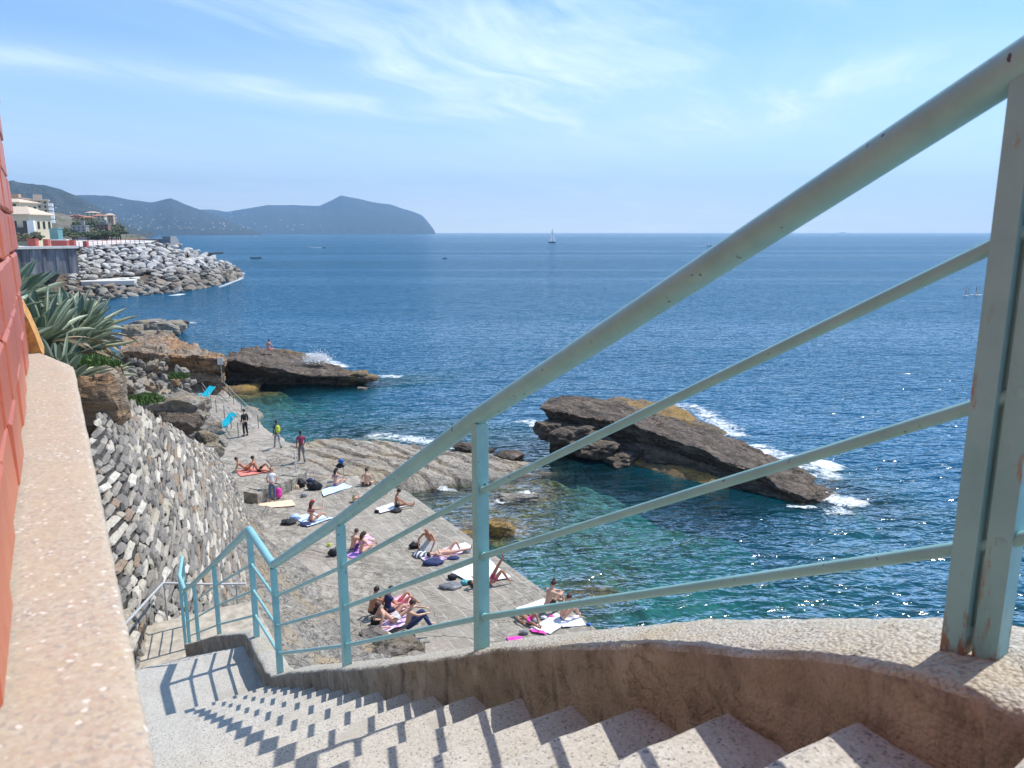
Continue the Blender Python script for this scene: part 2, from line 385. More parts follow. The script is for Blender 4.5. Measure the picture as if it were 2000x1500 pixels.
t.put(t.b, 'Normal', bump(t, n, .8, .15))
# agave leaves with pale margins (face attribute)
m, t = mat('agave_leaf'); P = geo_pos(t); M['agave'] = m
at = t.add('ShaderNodeAttribute', attribute_name='rnd').outputs['Fac']; n = t.noise(P, 3, 4, .6)
c = t.ramp(at, [(0, (.11, .165, .115)), (.25, (.16, .22, .15)), (.45, (.21, .27, .185)), (.6, (.46, .47, .28)), (.8, (.55, .54, .36)), (.93, (.27, .20, .12))], 'CONSTANT')
c = t.mix(t.ramp(n, [(.4, 0), (.7, .35)]), c, (.10, .15, .13))
t.put(t.b, 'Base Color', c); t.b.inputs['Roughness'].default_value = .5
def foliage(name, a, b):
    m, t = mat(name); at = t.add('ShaderNodeAttribute', attribute_name='rnd').outputs['Fac']
    t.put(t.b, 'Base Color', t.ramp(at, [(0, a), (1, b)])); t.b.inputs['Roughness'].default_value = .6
    return m
M['grass'] = foliage('green_grass', (.05, .10, .02), (.13, .21, .05))
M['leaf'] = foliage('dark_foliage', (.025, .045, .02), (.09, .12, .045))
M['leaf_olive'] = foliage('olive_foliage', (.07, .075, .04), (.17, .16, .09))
M['leaf_red'] = foliage('reddish_foliage', (.10, .035, .03), (.18, .07, .05))
M['bark'] = simple('bark', (.10, .07, .045), .9, .3, 6)
for k, cc, rg in (('white', (.80, .79, .77), .5), ('cream', (.58, .50, .36), .8), ('roof', (.60, .47, .36), .85), ('peach', (.50, .34, .23), .8),
                  ('grey', (.26, .26, .27), .7), ('stucco', (.36, .32, .25), .85), ('darkwin', (.02, .02, .025), .2), ('terracotta', (.45, .20, .12), .8), ('redfence', (.45, .09, .07), .6),
                  ('palewall', (.62, .60, .56), .8), ('metal', (.42, .41, .40), .45), ('darkmetal', (.16, .16, .17), .5), ('brownwall', (.25, .15, .12), .8),
                  ('greenglass', (.16, .30, .30), .25), ('hull_dark', (.03, .03, .04), .4), ('lounger', (.01, .58, .70), .35),
                  ('black', (.012, .012, .015), .75), ('navy', (.02, .035, .11), .8), ('jeans', (.06, .13, .22), .85), ('maroon', (.30, .035, .09), .8),
                  ('yellow', (.55, .68, .05), .7), ('greycloth', (.33, .34, .37), .85), ('pink', (.85, .05, .40), .6), ('ltblue', (.45, .60, .85), .9),
                  ('whitecloth', (.78, .77, .80), .9), ('salmon', (.80, .25, .20), .9), ('peachcloth', (.85, .60, .42), .9), ('violet', (.50, .25, .62), .9),
                  ('redcap', (.40, .02, .04), .8), ('purple', (.10, .06, .30), .7), ('blue', (.03, .13, .45), .6), ('teal', (.10, .42, .45), .7),
                  ('straw', (.62, .48, .25), .9), ('paper', (.62, .60, .55), .85), ('pinkshort', (.50, .08, .14), .85), ('orangecloth', (.65, .16, .08), .85),
                  ('hair_dark', (.018, .012, .01), .6), ('hair_brown', (.07, .03, .018), .6), ('hair_fair', (.40, .22, .11), .6), ('shoe', (.02, .02, .02), .6),
                  ('blond_wood', (.25, .15, .08), .7)):
    M[k] = simple(k, cc, rg, .10, 3 if k in ('cream', 'peach', 'palewall', 'roof') else 9)
for k, cc in (('skin_a', (.52, .27, .17)), ('skin_b', (.62, .36, .25)), ('skin_c', (.42, .19, .11)), ('skin_d', (.60, .28, .20)), ('skin_e', (.12, .06, .04))):
    M[k] = simple(k, cc, .5, .08, 14)
def striped(name, a, b, sc, rot=0):
    m, t = mat(name); co = t.mapping(obj_co(t), rot=(0, 0, rot))
    x = t.add('ShaderNodeSeparateXYZ', i_0=co).outputs[0]
    f = t.math('FRACT', t.math('MULTIPLY', x, sc))
    t.put(t.b, 'Base Color', t.ramp(f, [(0, a), (.5, b)], 'CONSTANT')); t.b.inputs['Roughness'].default_value = .9
    return m
M['stripe_blue'] = striped('striped_blue_towel', (.42, .58, .86), (.70, .78, .90), 3.5, .5)
M['stripe_pink'] = striped('striped_pink_towel', (.82, .28, .38), (.85, .55, .62), 4, .8)
M['check'] = striped('checked_cloth', (.08, .10, .13), (.75, .76, .78), 6, .4)
M['stripe_violet'] = striped('striped_violet_towel', (.80, .70, .82), (.55, .35, .60), 4, .3)
# hills
def hill_mat(name, a, b):
    m, t = mat(name); P = geo_pos(t)
    n = t.noise(P, .004, 8, .65); n2 = t.noise(P, .02, 5, .7)
    c = t.mix(t.ramp(n2, [(.4, 0), (.7, .6)]), t.ramp(n, [(.35, a), (.65, b)]), (.12, .10, .07))
    t.put(t.b, 'Base Color', c); t.b.inputs['Roughness'].default_value = .95
    t.put(t.b, 'Normal', bump(t, n2, 1.0, 40)); return m
M['hill'] = hill_mat('wooded_hill', (.008, .026, .022), (.028, .046, .034))

# ------------------------------------------------------------------ seabed and sea
ROCKS = []   # submerged mounds: s, off, half-length s, half-length off, top height above deep bottom
def mound(u, v, rs, ro, z):
    P = onz(u, v, SEA); s, o = to_so(P); ROCKS.append((s, o, rs, ro, z))
for a in ((930, 905, 5, 7.5, -.12), (870, 930, 4, 4, -.25), (1000, 930, 4, 4.5, -.3), (900, 1035, 2.2, 2.0, -.08), (1010, 975, 2.4, 4.4, -.08), (940, 985, 2.2, 3, -.5), (1040, 1020, 1.6, 4, -.7), (1180, 1060, 1.4, 3, -1.0), (1350, 1020, 2, 5, -1.2), (975, 1035, 1.5, 2.0, .1),
          (1100, 1000, 3, 6, -1.3), (1230, 1000, 2.5, 6, -1.6), (1150, 1150, 1.4, 3.2, -.25), (1060, 1075, 2.2, 3.0, -1.5), (1280, 1080, 2, 4, -1.9),
          (1100, 880, 2.5, 3, -.5), (1130, 930, 3, 4, -1.2), (1430, 1180, 2, 3.5, -2.0), (1560, 940, 5, 2.5, -.6), (1600, 960, 5, 3, -.5), (840, 985, 2.4, 1.6, -1.0),
          (500, 765, 4, 6, -.3), (700, 752, 3, 8, -1.0), (520, 800, 6, 3, -1.2), (700, 850, 3, 7, -.5), (1380, 1110, 1.6, 2.5, -2.2), (1500, 1230, 1.5, 3, -2.2)):
    mound(*a)
def bed(x, y):
    s, o = to_so((x, y))
    e = interp(s, [(30, 14.4), (36, 13.5), (46, 12), (70, 11.5), (90, 8), (140, 0)])
    dd = 1.6 + interp(s, [(30, .20), (44, .28), (52, .8)]) * max(0, o - e) + .012 * max(0, y - 60) + .25 * max(0, o - e - 14)
    dd = min(dd, 13)
    if dd < 12:
        P = Vector((s * .22, o * .09, 0)); dd += 1.1 * noise.noise(P * 1.7) + .7 * noise.noise(Vector((s * .7, o * .3, 3))) + .25 * noise.noise(Vector((s * 2, o, 9)))
    z = -max(dd, .5)
    for (rs, ro, ls, lo, top) in ROCKS:
        q = ((s - rs) / ls) ** 2 + ((o - ro) / lo) ** 2
        if q < 6:
            g = exp(-q); z = max(z, z + (top - z) * min(1, 1.15 * g) + .35 * g * noise.noise(Vector((s * 1.1, o * .5, 5))) + .12 * noise.noise(Vector((s * 3.3, o * 1.6, 2))) * g)
    return SEA + z
def axis(lo, hi, near_lo, near_hi, step, far_n):
    a = list(np.arange(near_lo, near_hi, step))
    def geo(st, end, n):
        L = abs(end - st); sg = 1 if end > st else -1; r = 1.0; r = (L / step) ** (1 / n)
        return [st + sg * step * (r ** k) for k in range(1, n + 1)]
    return sorted(geo(near_lo, lo, far_n)) + a + geo(near_hi, hi, far_n)
XS = axis(-16000, 16000, -30, 34, .5, 40); YS = axis(-60, 26000, 8, 84, .5, 40)
nx, ny = len(XS), len(YS)
zb = np.array([[bed(x, y) if (-45 < x < 60 and 0 < y < 200) else SEA - 13 for y in YS] for x in XS])
sb = MB(); sb.grid(lambda i, j: (XS[i], YS[j], zb[i, j]), nx, ny)
m, t = mat('seabed'); P = geo_pos(t); z = t.add('ShaderNodeSeparateXYZ', i_0=P).outputs[2]
n = t.noise(t.mapping(P, scale=(1, 2, 1), rot=(0, 0, R(30))), .6, 8, .7); n2 = t.noise(P, 2.5, 7, .7)
sand = t.ramp(n2, [(.3, (.17, .20, .15)), (.7, (.46, .47, .34))])
alg = t.ramp(n2, [(.35, (.03, .03, .012)), (.5, (.17, .12, .04)), (.66, (.42, .25, .07))])
rk = t.ramp(t.math('ADD', n, t.math('MULTIPLY', t.math('ADD', z, 15.6), .16)), [(.44, 0), (.56, 1)])
c = t.mix(rk, sand, alg)
t.put(t.b, 'Base Color', c); t.b.inputs['Roughness'].default_value = .9; t.put(t.b, 'Normal', bump(t, n2, 1.0, .3))
tag(sb.build('seabed', m), kind='structure')
sea = MB(); sea.grid(lambda i, j: (XS[i], YS[j], SEA), nx, ny)
def sea_material():
    m, t = mat('sea_water'); P = geo_pos(t); t.n.remove(t.b)
    at = t.add('ShaderNodeAttribute', attribute_name='water')
    dist = t.vm('LENGTH', P, out=1)
    ridge = lambda n: t.math('SUBTRACT', 1.0, t.math('ABSOLUTE', t.math('SUBTRACT', t.math('MULTIPLY', n, 2.0), 1.0)))
    w1 = ridge(t.noise(t.mapping(P, scale=(1, 2.0, 1), rot=(0, 0, R(-10))), .66, 2, .42, .5))
    w2 = ridge(t.noise(t.mapping(P, scale=(1, 1.9, 1), rot=(0, 0, R(12))), 1.7, 2, .45, .5))
    w4 = t.noise(t.mapping(P, scale=(1, 2.4, 1), rot=(0, 0, R(8))), .022, 3, .5)
    w3 = ridge(t.noise(t.mapping(P, scale=(1, 2.4, 1), rot=(0, 0, R(-6))), .12, 3, .5))
    h = t.math('ADD', t.math('MULTIPLY', w1, .38), t.math('MULTIPLY', w2, .085))
    h = t.math('ADD', h, t.math('ADD', t.math('MULTIPLY', w3, 1.1), t.math('MULTIPLY', w4, 4.0)))
    nr = bump(t, h, 1.0, 1.3)
    big = t.noise(t.mapping(P, scale=(.25, 1.3, 1)), .012, 5, .6)
    slick = t.ramp(t.noise(t.mapping(P, scale=(.12, 1.6, 1)), .01, 4, .55), [(.5, 0), (.6, 1)])
    deep = t.ramp(big, [(.3, (.004, .085, .21)), (.7, (.010, .13, .30))])
    shal = (.006, .125, .175)
    sh = t.ramp(at.outputs['Alpha'], [(.45, 1), (.93, 0)])
    body = t.mix(sh, deep, shal)
    dif = t.add('ShaderNodeBsdfDiffuse', i_Color=body); t.l.new(nr, dif.inputs['Normal'])
    tr = t.add('ShaderNodeBsdfTransparent'); t.l.new(at.outputs['Color'], tr.inputs['Color'])
    mx = t.add('ShaderNodeMixShader'); t.l.new(at.outputs['Alpha'], mx.inputs[0]); t.l.new(tr.outputs[0], mx.inputs[1]); t.l.new(dif.outputs[0], mx.inputs[2])
    gl = t.add('ShaderNodeBsdfGlossy', i_Roughness=.09); gl.inputs['Color'].default_value = (.92, .96, 1, 1); t.l.new(bump(t, h, 1.0, .34), gl.inputs['Normal'])
    fr = t.add('ShaderNodeFresnel', i_IOR=1.33); t.l.new(nr, fr.inputs['Normal'])
    f = t.math('MULTIPLY', t.math('MINIMUM', t.math('MULTIPLY', fr.outputs[0], 1.5), .62), t.math('ADD', .95, t.math('MULTIPLY', slick, .25)))
    m2 = t.add('ShaderNodeMixShader'); t.l.new(f, m2.inputs[0]); t.l.new(mx.outputs[0], m2.inputs[1]); t.l.new(gl.outputs[0], m2.inputs[2])
    t.l.new(m2.outputs[0], t.o.inputs[0]); return m
seao = tag(sea.build('sea', sea_material()), kind='structure')
d = np.maximum(SEA - zb, .02).reshape(-1)
colr = np.ones((len(d), 4), dtype=np.float32)
for k, a in enumerate((.55, .13, .12)): colr[:, k] = np.exp(-a * d)
colr[:, 3] = 1 - np.exp(-.11 * np.maximum(d - .1, 0))
at = seao.data.attributes.new('water', 'FLOAT_COLOR', 'POINT'); at.data.foreach_set('color', colr.reshape(-1))

# ------------------------------------------------------------------ hills along the coast
def hills(name, sky, base_v, d0, d1, seed, rough):
    us = np.linspace(sky[0][0], sky[-1][0], 150); mb = MB(); nj = 26
    def f(i, j):
        u = us[i]; vt = interp(u, sky); tt = j / (nj - 1)
        top = (454 - vt) / F
        x = (u - 1000) / F / cos(PITCH)
        if tt <= .75:
            q = tt / .75; dd = d0 + (d1 - d0) * q; hgt = max(.4, top * d1 * 1.02) * (q ** .8)
        else:
            q = (tt - .75) / .25; dd = d1 + (d1 - d0) * q; hgt = max(.4, top * d1) * (1 - q)
        nn = noise.fractal(Vector((u * .012 * rough, tt * 3, seed)), .8, 2, 5)
        hgt *= 1 + .22 * nn * sin(pi * min(1, tt / .75)) if tt < .75 else 1
        return (x * dd, dd, SEA - 2 + hgt + (14.2 + 2) * (hgt > 1) * min(1, tt * 4))
    mb.grid(f, 150, nj); return tag(mb.build(name, M['hill']), kind='structure')
sk_near = [(-300, 330), (-60, 345), (18, 356), (40, 355), (75, 359), (130, 365), (165, 375), (195, 387), (225, 405), (250, 420), (275, 436), (300, 448), (330, 454)]
sk_mid = [(120, 395), (195, 384), (245, 385), (290, 393), (330, 398), (365, 391), (395, 403), (430, 416), (470, 430), (500, 445), (530, 454)]
sk_far = [(340, 425), (400, 412), (440, 411), (468, 415), (500, 410), (545, 403), (600, 403), (640, 405), (662, 395), (682, 385), (715, 391), (735, 396), (775, 402), (798, 410), (812, 414), (832, 422), (846, 438), (857, 454)]
hills('coastal_hills', sk_near, 454, 1900, 3000, 1, 1.2)
hills('mountain_ridge', sk_mid, 454, 4200, 5600, 2, 1.0)
hills('promontory', sk_far, 454, 7000, 8600, 3, .8)

# ------------------------------------------------------------------ haze (added at the end)
# ------------------------------------------------------------------ platform and rock shelf
def edge_off(s): return interp(s, [(34.5, 14.4), (36.5, 13.2), (41, 12.6), (47, 11.7), (50, 11.2), (70, 11.2)])
mb = MB(); S0, S1 = 14.0, 72.0; ns = 330; no = 110
def platf(i, j):
    s = S0 + (S1 - S0) * i / (ns - 1); e = edge_off(s)
    if s > 34.5: e += .25 * noise.noise(Vector((s * .9, 0, 0)))
    k = j / (no - 5) if j < no - 4 else 1
    if j < no - 4:
        o = -12 + (e + 12) * (j / (no - 5)) ** .8; z = PLAT
        P = Vector((s * .5, o * .35, 0))
        z += .07 * noise.fractal(P, .8, 2, 4) * smooth(0, .5, e - o) + .0
        z -= .10 * smooth(26, 20, s) * smooth(8, 4, o) * 0
    else:
        q = j - (no - 4); o = e + (.0, .03, .10, .35)[q]; z = (PLAT - .04, PLAT - .25, PLAT - .8, PLAT - 2.6)[q]
    return so_(s, o, z)
mb.grid(platf, ns, no)
tag(mb.build('bathing_platform', M['platform']), kind='structure')
# natural strata shelf running out to sea beyond the platform
mb = MB(); na, nb = 150, 190
def shelf(i, j):
    a = i / (na - 1); b = j / (nb - 1)
    o = 9.5 + 16.5 * b; sc_ = interp(o, [(9.5, 42), (14.5, 42.6), (20, 40.5), (26, 36.5)]); hw = interp(o, [(9.5, 4.0), (15, 5.6), (20, 4.2), (24, 2.2), (26, 1.0)])
    s = sc_ + hw * (2 * a - 1) * 1.12
    ed = 1 - abs(2 * a - 1) * 1.12
    top = interp(o, [(9.5, PLAT - .02), (13, PLAT + .02), (16, PLAT - .28), (19, PLAT - .72), (22, PLAT - .85), (26, PLAT - 1.5)])
    W_ = so_(s, o); q = W_.x * .61 + W_.y * .79 + .5 * noise.noise(Vector((s * .3, o * .2, 1)))
    st_ = (q * .62) % 1.0
    z = top + .20 * (.5 - st_) * smooth(9.5, 12.5, o) + .20 * noise.fractal(Vector((s * .55, o * .16, 4)), .8, 2, 5) * smooth(9.5, 12, o) + .05 * noise.fractal(Vector((s * 3, o * 1.0, 4)), .8, 2, 3)
    z -= 1.6 * smooth(.22, -.12, ed)
    return so_(s, o, z)
mb.grid(shelf, na, nb)
M['shelf'] = rock_mat('striped_shelf_rock', (.50, .44, .37), (.31, .265, .215), (.08, .065, .05), (.36, .29, .20), 1.0, (.32, 2.0, 2.0), (0, 0, R(37)), bd=.16)
tag(mb.build('rock_shelf', M['shelf']), 'pale layered rock shelf sloping into the sea past the bathing platform', 'rock')

# ------------------------------------------------------------------ cliff slope (linear radial interpolation of control points)
CP = [(-6.0, 11.9, -7.6), (-6.6, 15.8, -9.2), (-7.9, 21.3, -11.2), (-11.0, 31, -13.6),
      (-10.9, 17.2, -4.2), (-11.6, 20.4, -4.9), (-12.7, 25.5, -7.2), (-13.5, 29.5, -9.0), (-14.0, 32.2, -9.8),
      (-5.0, 9.0, -7.6), (-3, 12, -8.4), (-1, 10, -9.6), (2, 12, -11.5), (0, 18, -13.0), (-3, 18, -12.2), (-4.5, 21, -12.6), (-7, 26, -13.3), (-9, 29, -13.5), (-2, 22, -13.5), (4, 20, -14), (8, 10, -14.5),
      (6, 2, -14), (3, 4, -11), (3, 8, -11.5), (0, 4, -9), (-3, 5, -7.2), (-6, 6, -6.0), (-9, 9, -4.0), (-10, 13, -3.0),
      (-12, 15, -2.5), (-11.9, 19.5, -3.0), (-13, 22, -3.1), (-15, 24.5, -3.6), (-16.3, 27, -4.9), (-18, 18, -2.0), (-24, 22, -1.8), (-20, 28, -4.8), (-19, 33, -7.5), (-24, 38, -8.0),
      (-17, 37, -12.2), (-19, 42, -12.9), (-21, 47, -13.2), (-24.5, 54, -13.0), (-28, 62, -12.8), (-22, 41, -10.5), (-24, 46, -11.5), (-27, 52, -12), (-32, 60, -10.5), (-30, 40, -7.0), (-40, 50, -7), (-40, 70, -11), (-36, 75, -15.5), (-30, 72, -15.5),
      (-45, 30, -2), (-30, 20, -1.6), (-60, 90, -13), (-45, 92, -17), (-33, 86, -17), (-60, 20, -1.5), (-80, 108, -17), (-100, 100, -16), (-50, 108, -17), (-16, 45, -14.2), (-14, 39, -14.2), (-20, 58, -14.2), (-10, 36, -14), (-60, 60, -8), (-15.2, 34.5, -12.4)]
cp = np.array(CP); dm = np.sqrt(((cp[:, None, :2] - cp[None, :, :2]) ** 2).sum(-1))
Am = np.zeros((len(cp) + 3,) * 2); n_ = len(cp); Am[:n_, :n_] = -dm + 0.15 * np.eye(n_) * 0
Am[:n_, n_] = 1; Am[:n_, n_ + 1:] = cp[:, :2]; Am[n_, :n_] = 1; Am[n_ + 1:, :n_] = cp[:, :2].T
wts = np.linalg.solve(Am, np.concatenate([cp[:, 2], np.zeros(3)]))
def ground(x, y):
    r_ = -np.sqrt((cp[:, 0] - x) ** 2 + (cp[:, 1] - y) ** 2)
    return float(r_ @ wts[:n_] + wts[n_] + wts[n_ + 1] * x + wts[n_ + 2] * y)
mb = MB(); gx = axis(-110, 10, -34, 6, .26, 12); gx = [q for q in gx if q <= 10]; gy = [q for q in axis(-4, 110, 4, 62, .3, 14) if q >= -4]
def gz(i, j):
    x, y = gx[i], gy[j]; z = ground(x, y)
    P = Vector((x, y, z * .5)); a = noise.fractal(P * .35, .8, 2, 6); b = abs(noise.noise(P * 1.1))
    q = (z * 1.7 + .6 * noise.noise(P * .3)) % 1.0
    z += (.45 * a + .22 * b + .14 * q) * smooth(7.5, 11, y + 4)
    return (x, y, z)
mb.grid(gz, len(gx), len(gy))
tag(mb.build('cliff_slope', M['cliffrock']), kind='structure')
def groundz(x, y):
    z = ground(x, y); P = Vector((x, y, z * .5)); a = noise.fractal(P * .35, .8, 2, 6); b = abs(noise.noise(P * 1.1))
    return z + .45 * a + .22 * b + .1

# ------------------------------------------------------------------ dry stone retaining wall
foot = [(-5.6, 9.5, -6.6), (-6.2, 12.2, -6.9), (-6.8, 15.9, -8.5), (-8.1, 21.3, -10.6), (-9.8, 26.8, -12.2), (-11.3, 30.8, -13.2), (-12.2, 32.6, -13.3), (-14.2, 34.0, -13.3), (-16.5, 35.0, -13.3)]
topc = [(-8.0, 11.3, -4.5), (-8.75, 15.3, -4.15), (-10.8, 20.0, -4.35), (-11.8, 25.0, -6.4), (-12.5, 28.8, -8.15), (-12.9, 31.2, -9.15), (-13.5, 32.4, -9.4), (-14.6, 33.4, -9.8), (-17, 34.2, -10.4)]
def curve(pts, a):
    x = a * (len(pts) - 1); i = min(int(x), len(pts) - 2); f = x - i
    p = [Vector(pts[max(0, min(len(pts) - 1, k))]) for k in (i - 1, i, i + 1, i + 2)]
    return .5 * ((2 * p[1]) + (p[2] - p[0]) * f + (2 * p[0] - 5 * p[1] + 4 * p[2] - p[3]) * f * f + (3 * p[1] - p[0] - 3 * p[2] + p[3]) * f ** 3)
def WS(a, b):
    P = curve(foot, a).lerp(curve(topc, a), b)
    nrm = Vector((.93, -.30, .25)).normalized()
    return P + nrm * (.35 * sin(pi * b) + .12 * noise.noise(Vector((a * 9, b * 3, 0))))
rng = random.Random(3)
mb = MB(); mb.grid(lambda i, j: WS(i / 80, j / 20) - Vector((.075, -.02, .02)), 81, 21, 1)
RH = .145
Lfoot = sum((Vector(p) - Vector(q)).length for p, q in zip(foot, foot[1:]))
def zb2(a, z):
    f, t_ = curve(foot, a).z, curve(topc, a).z; return (z - f) / (t_ - f)
for r in range(74):
    a = 0.0; zr = -13.4 + r * RH
    while a < 1:
        wd = rng.uniform(.20, .58) * (1.2 if rng.random() < .25 else 1) / Lfoot
        a2 = min(1.0, a + wd); am = (a + a2) / 2; hgt = RH * rng.choice([.90, .95, 1.0, 1.0, .82, 1.06]); z0 = zr + rng.uniform(-.02, .03)
        b1, b2 = zb2(am, z0), zb2(am, z0 + hgt)
        if b2 < .0 or b1 > 1.0: a = a2; continue
        b1 = max(b1, -.03); b2 = min(b2, 1.03)
        if b2 - b1 < .012: a = a2; continue
        col = rng.random(); out = rng.uniform(-.01, .035)
        ce = WS((a + a2) / 2, (b1 + b2) / 2); eu = (WS(a2, zb2(a2, z0 + hgt / 2 + rng.uniform(-.03, .03))) - WS(a, zb2(a, z0 + hgt / 2 + rng.uniform(-.03, .03)))); ev = (WS((a + a2) / 2, b2) - WS((a + a2) / 2, b1))
        if eu.length < 1e-4: break
        nn = eu.cross(ev).normalized(); ev = nn.cross(eu).normalized() * (z0 + hgt - z0) * 1.18; hu, hv = eu * .49, ev * .44
        sk = [rng.uniform(-.10, .10) for _ in range(6)]; rt = Matrix.Rotation(rng.gauss(0, .045), 3, nn); hu = rt @ hu; hv = rt @ hv; tl = [rng.uniform(-.05, .05) for _ in range(4)]
        vs = []
        for jj in range(5):
            for ii in range(5):
                x = -1 + ii * .5; y = -1 + jj * .5
                ring = max(abs(x), abs(y)); kx, ky = x, y
                if ring == 1:
                    if abs(x) == 1 and abs(y) == 1: kx *= .76; ky *= .76
                    dz = -.05
                elif ring == .5: dz = out - .02; kx *= 1.62; ky *= 1.62
                else: dz = out
                q = ce + hu * (kx * (1 + sk[0] * y) + sk[1] * y) + hv * (ky * (1 + sk[2] * x) + sk[3] * x * .6) + nn * (dz + (tl[0] * x + tl[1] * y if ring < 1 else 0) + rng.uniform(-.012, .012))
                vs.append(q)
        fs = [(j * 5 + i, j * 5 + i + 1, (j + 1) * 5 + i + 1, (j + 1) * 5 + i) for j in range(4) for i in range(4)]
        mb.add(vs, fs, 0, col + 1e-4)
        a = a2
tag(mb.build('retaining_wall', [M['stones'], M['gap']]), 'tall battered dry stone wall of grey and white blocks below the agaves', 'wall')

# ------------------------------------------------------------------ stairs
ST = []  # steps
stair = empty('staircase', so_(.7, .55, -.9), 'long flight of speckled concrete steps going down beside the blue railing', 'staircase')
stair_inv = Matrix.Translation(-stair.location)
def to_local(mb, root): mb.v = [tuple(Vector(q) - root.location) for q in mb.v]
OI, OL = 1.12, .0
def step_mesh(s0, s1, z, zb_, oi=OI, ol=OL, seed=0):
    mb = MB(); n = 22; r = .012
    prof = [(s0 - .02, zb_), (s0 - .02, z), (s0 + (s1 - s0) * .5, z), (s1 - r, z), (s1 - r * .3, z - r * .3), (s1, z - r), (s1, zb_)]
    def f(i, j):
        o = ol + (oi + .04 - ol) * i / (n - 1); s, zz = prof[j]
        k = .005 * noise.noise(Vector((o * 6, s * 6, seed))) + .004 * noise.noise(Vector((o * 25, s * 25, seed)))
        return so_(s + (k if j >= 3 else 0), o, zz + (k if 1 <= j <= 5 else 0))
    mb.grid(f, n, len(prof), sm=False); return mb
def nose_s(k): return .68 + .295 * k if k <= 3 else 1.565 + .314 * (k - 3)
def nose_z(k): return -.81 - .168 * k if k <= 3 else -1.314 - .1715 * (k - 3)
KL = 16
for k in range(-5, KL + 1):
    mb = step_mesh(nose_s(k - 1), nose_s(k), nose_z(k), nose_z(k) - .19, seed=k); to_local(mb, stair)
    mb.build('step', M['step'], stair)
ZL = nose_z(KL) - .165
mb = step_mesh(nose_s(KL), 6.66, ZL, ZL - .3, seed=40); to_local(mb, stair); mb.build('landing', M['step'], stair)
for k in range(0, 17):
    mb = step_mesh(6.66 + .3 * k, 6.66 + .3 * (k + 1), ZL - .163 * (k + 1), ZL - .163 * (k + 2) - .02, seed=60 + k); to_local(mb, stair); mb.build('step', M['step'], stair)
Z2 = ZL - .163 * 18
# lower terrace
mb = MB()
def terr(i, j):
    s = 11.74 + 1.75 * j / 20; o = -1.2 + 3.7 * i / 40
    return so_(s + .05 * noise.noise(Vector((o * 2, 0, 3))) * (j == 20), o, Z2 + .015 * noise.noise(Vector((s * 2, o * 2, 0))) - (.02 if j == 20 else 0))
mb.grid(terr, 41, 21)
mb.box(so_(12.6, .65, Z2 - .72), (3.66, 1.7, 1.4), Matrix.Rotation(-AZ, 3, 'Z'))
tag(mb.build('lower_terrace', M['terrace']), 'sandy concrete terrace at the foot of the second flight', 'terrace')

# ------------------------------------------------------------------ parapet with coping
zc_pts = [(-3, 1.2), (-.6, -.28), (.0, -.48), (.3, -.62), (.5, -.65), (.6, -.675), (.7, -.71), (.91, -.81), (1.2, -.94), (1.54, -1.12), (2.06, -1.41), (2.6, -1.73), (3.15, -2.05), (3.95, -2.5), (5.04, -3.11), (5.55, -3.42), (5.75, -3.50), (6.5, -3.51), (8.57, -4.56), (10.6, -5.66), (11.75, -6.27), (11.85, -6.3)]
def zcop(s): return interp(s, zc_pts)
svals = list(np.arange(-1.2, .3, .03)) + list(np.arange(.3, 3.2, .014)) + list(np.arange(3.2, 7, .02)) + list(np.arange(7, 11.85, .05))
mb = MB()
def stepz(s):
    if s < nose_s(KL): return nose_z(next(k for k in range(-9, KL + 1) if nose_s(k) >= s)) - .03
    if s < 6.66: return ZL - .03
    return ZL - .163 * (int((s - 6.66) / .3) + 1) - .03
npf = 24
def par(i, j):
    s = svals[i]; z = zcop(s); A_ = Vector((s, 0, 0))
    wob = .022 * noise.noise(Vector((s * 1.9, 1, 0))) + .010 * noise.noise(Vector((s * 7, 2, 0)))
    wob += -.03 * math.exp(-((s - 2.0) / .2) ** 2) - .02 * math.exp(-((s - 4.2) / .3) ** 2)
    oi = interp(s, [(.5, 1.07), (.9, 1.095), (1.7, 1.13)]) - wob
    oo = 1.325 + .012 * noise.noise(Vector((s * 5, 7, 0))) + interp(s, [(0, .06), (.8, .04), (1.6, 0)])
    zb_ = min(stepz(s), z - .14) - .15
    if j <= 11:      # inner face bottom -> top
        k = j / 11; o = oi + .012 * (1 - k); zz = zb_ + (z - .012 - zb_) * k
        dmg = smooth(.25, .55, noise.noise(Vector((s * 1.5 + 4.7, k * 1.1, 3)))) * smooth(1.7, 1.2, s) + smooth(.3, .6, noise.noise(Vector((s * 1.3, k, 9)))) * .5
        ro_ = .010 * noise.fractal(Vector((s * 9, zz * 9, 1)), .7, 2, 3) + .03 * dmg + .016 * dmg * noise.noise(Vector((s * 34, zz * 34, 1)))
        ro_ += .03 * dmg * abs(noise.noise(Vector((s * 22, zz * 22, 7)))); o += ro_ if k < .98 else ro_ * .6
    elif j <= 20:
        k = (j - 12) / 8; o = oi + .010 + (oo - oi - .016) * k
        zz = z + .006 * sin(pi * k) + .003 * noise.fractal(Vector((s * 9, o * 14, 5)), .7, 2, 3) + .003 * noise.noise(Vector((s * 70, o * 90, 5)))
    else:
        k = (j - 20) / 3; o = oo + .01 * noise.noise(Vector((s * 20, j, 0))); zz = z - .01 - k * .9
    return so_(s, o, zz)
mb.grid(par, len(svals), npf, sm=True)
end = [par(len(svals) - 1, j) for j in range(npf)]
mb.add(end, [tuple(range(npf))])
tag(mb.build('parapet_wall', M['parapet']), 'low weathered mortar parapet with pale pebbly top beside the steps', 'wall')

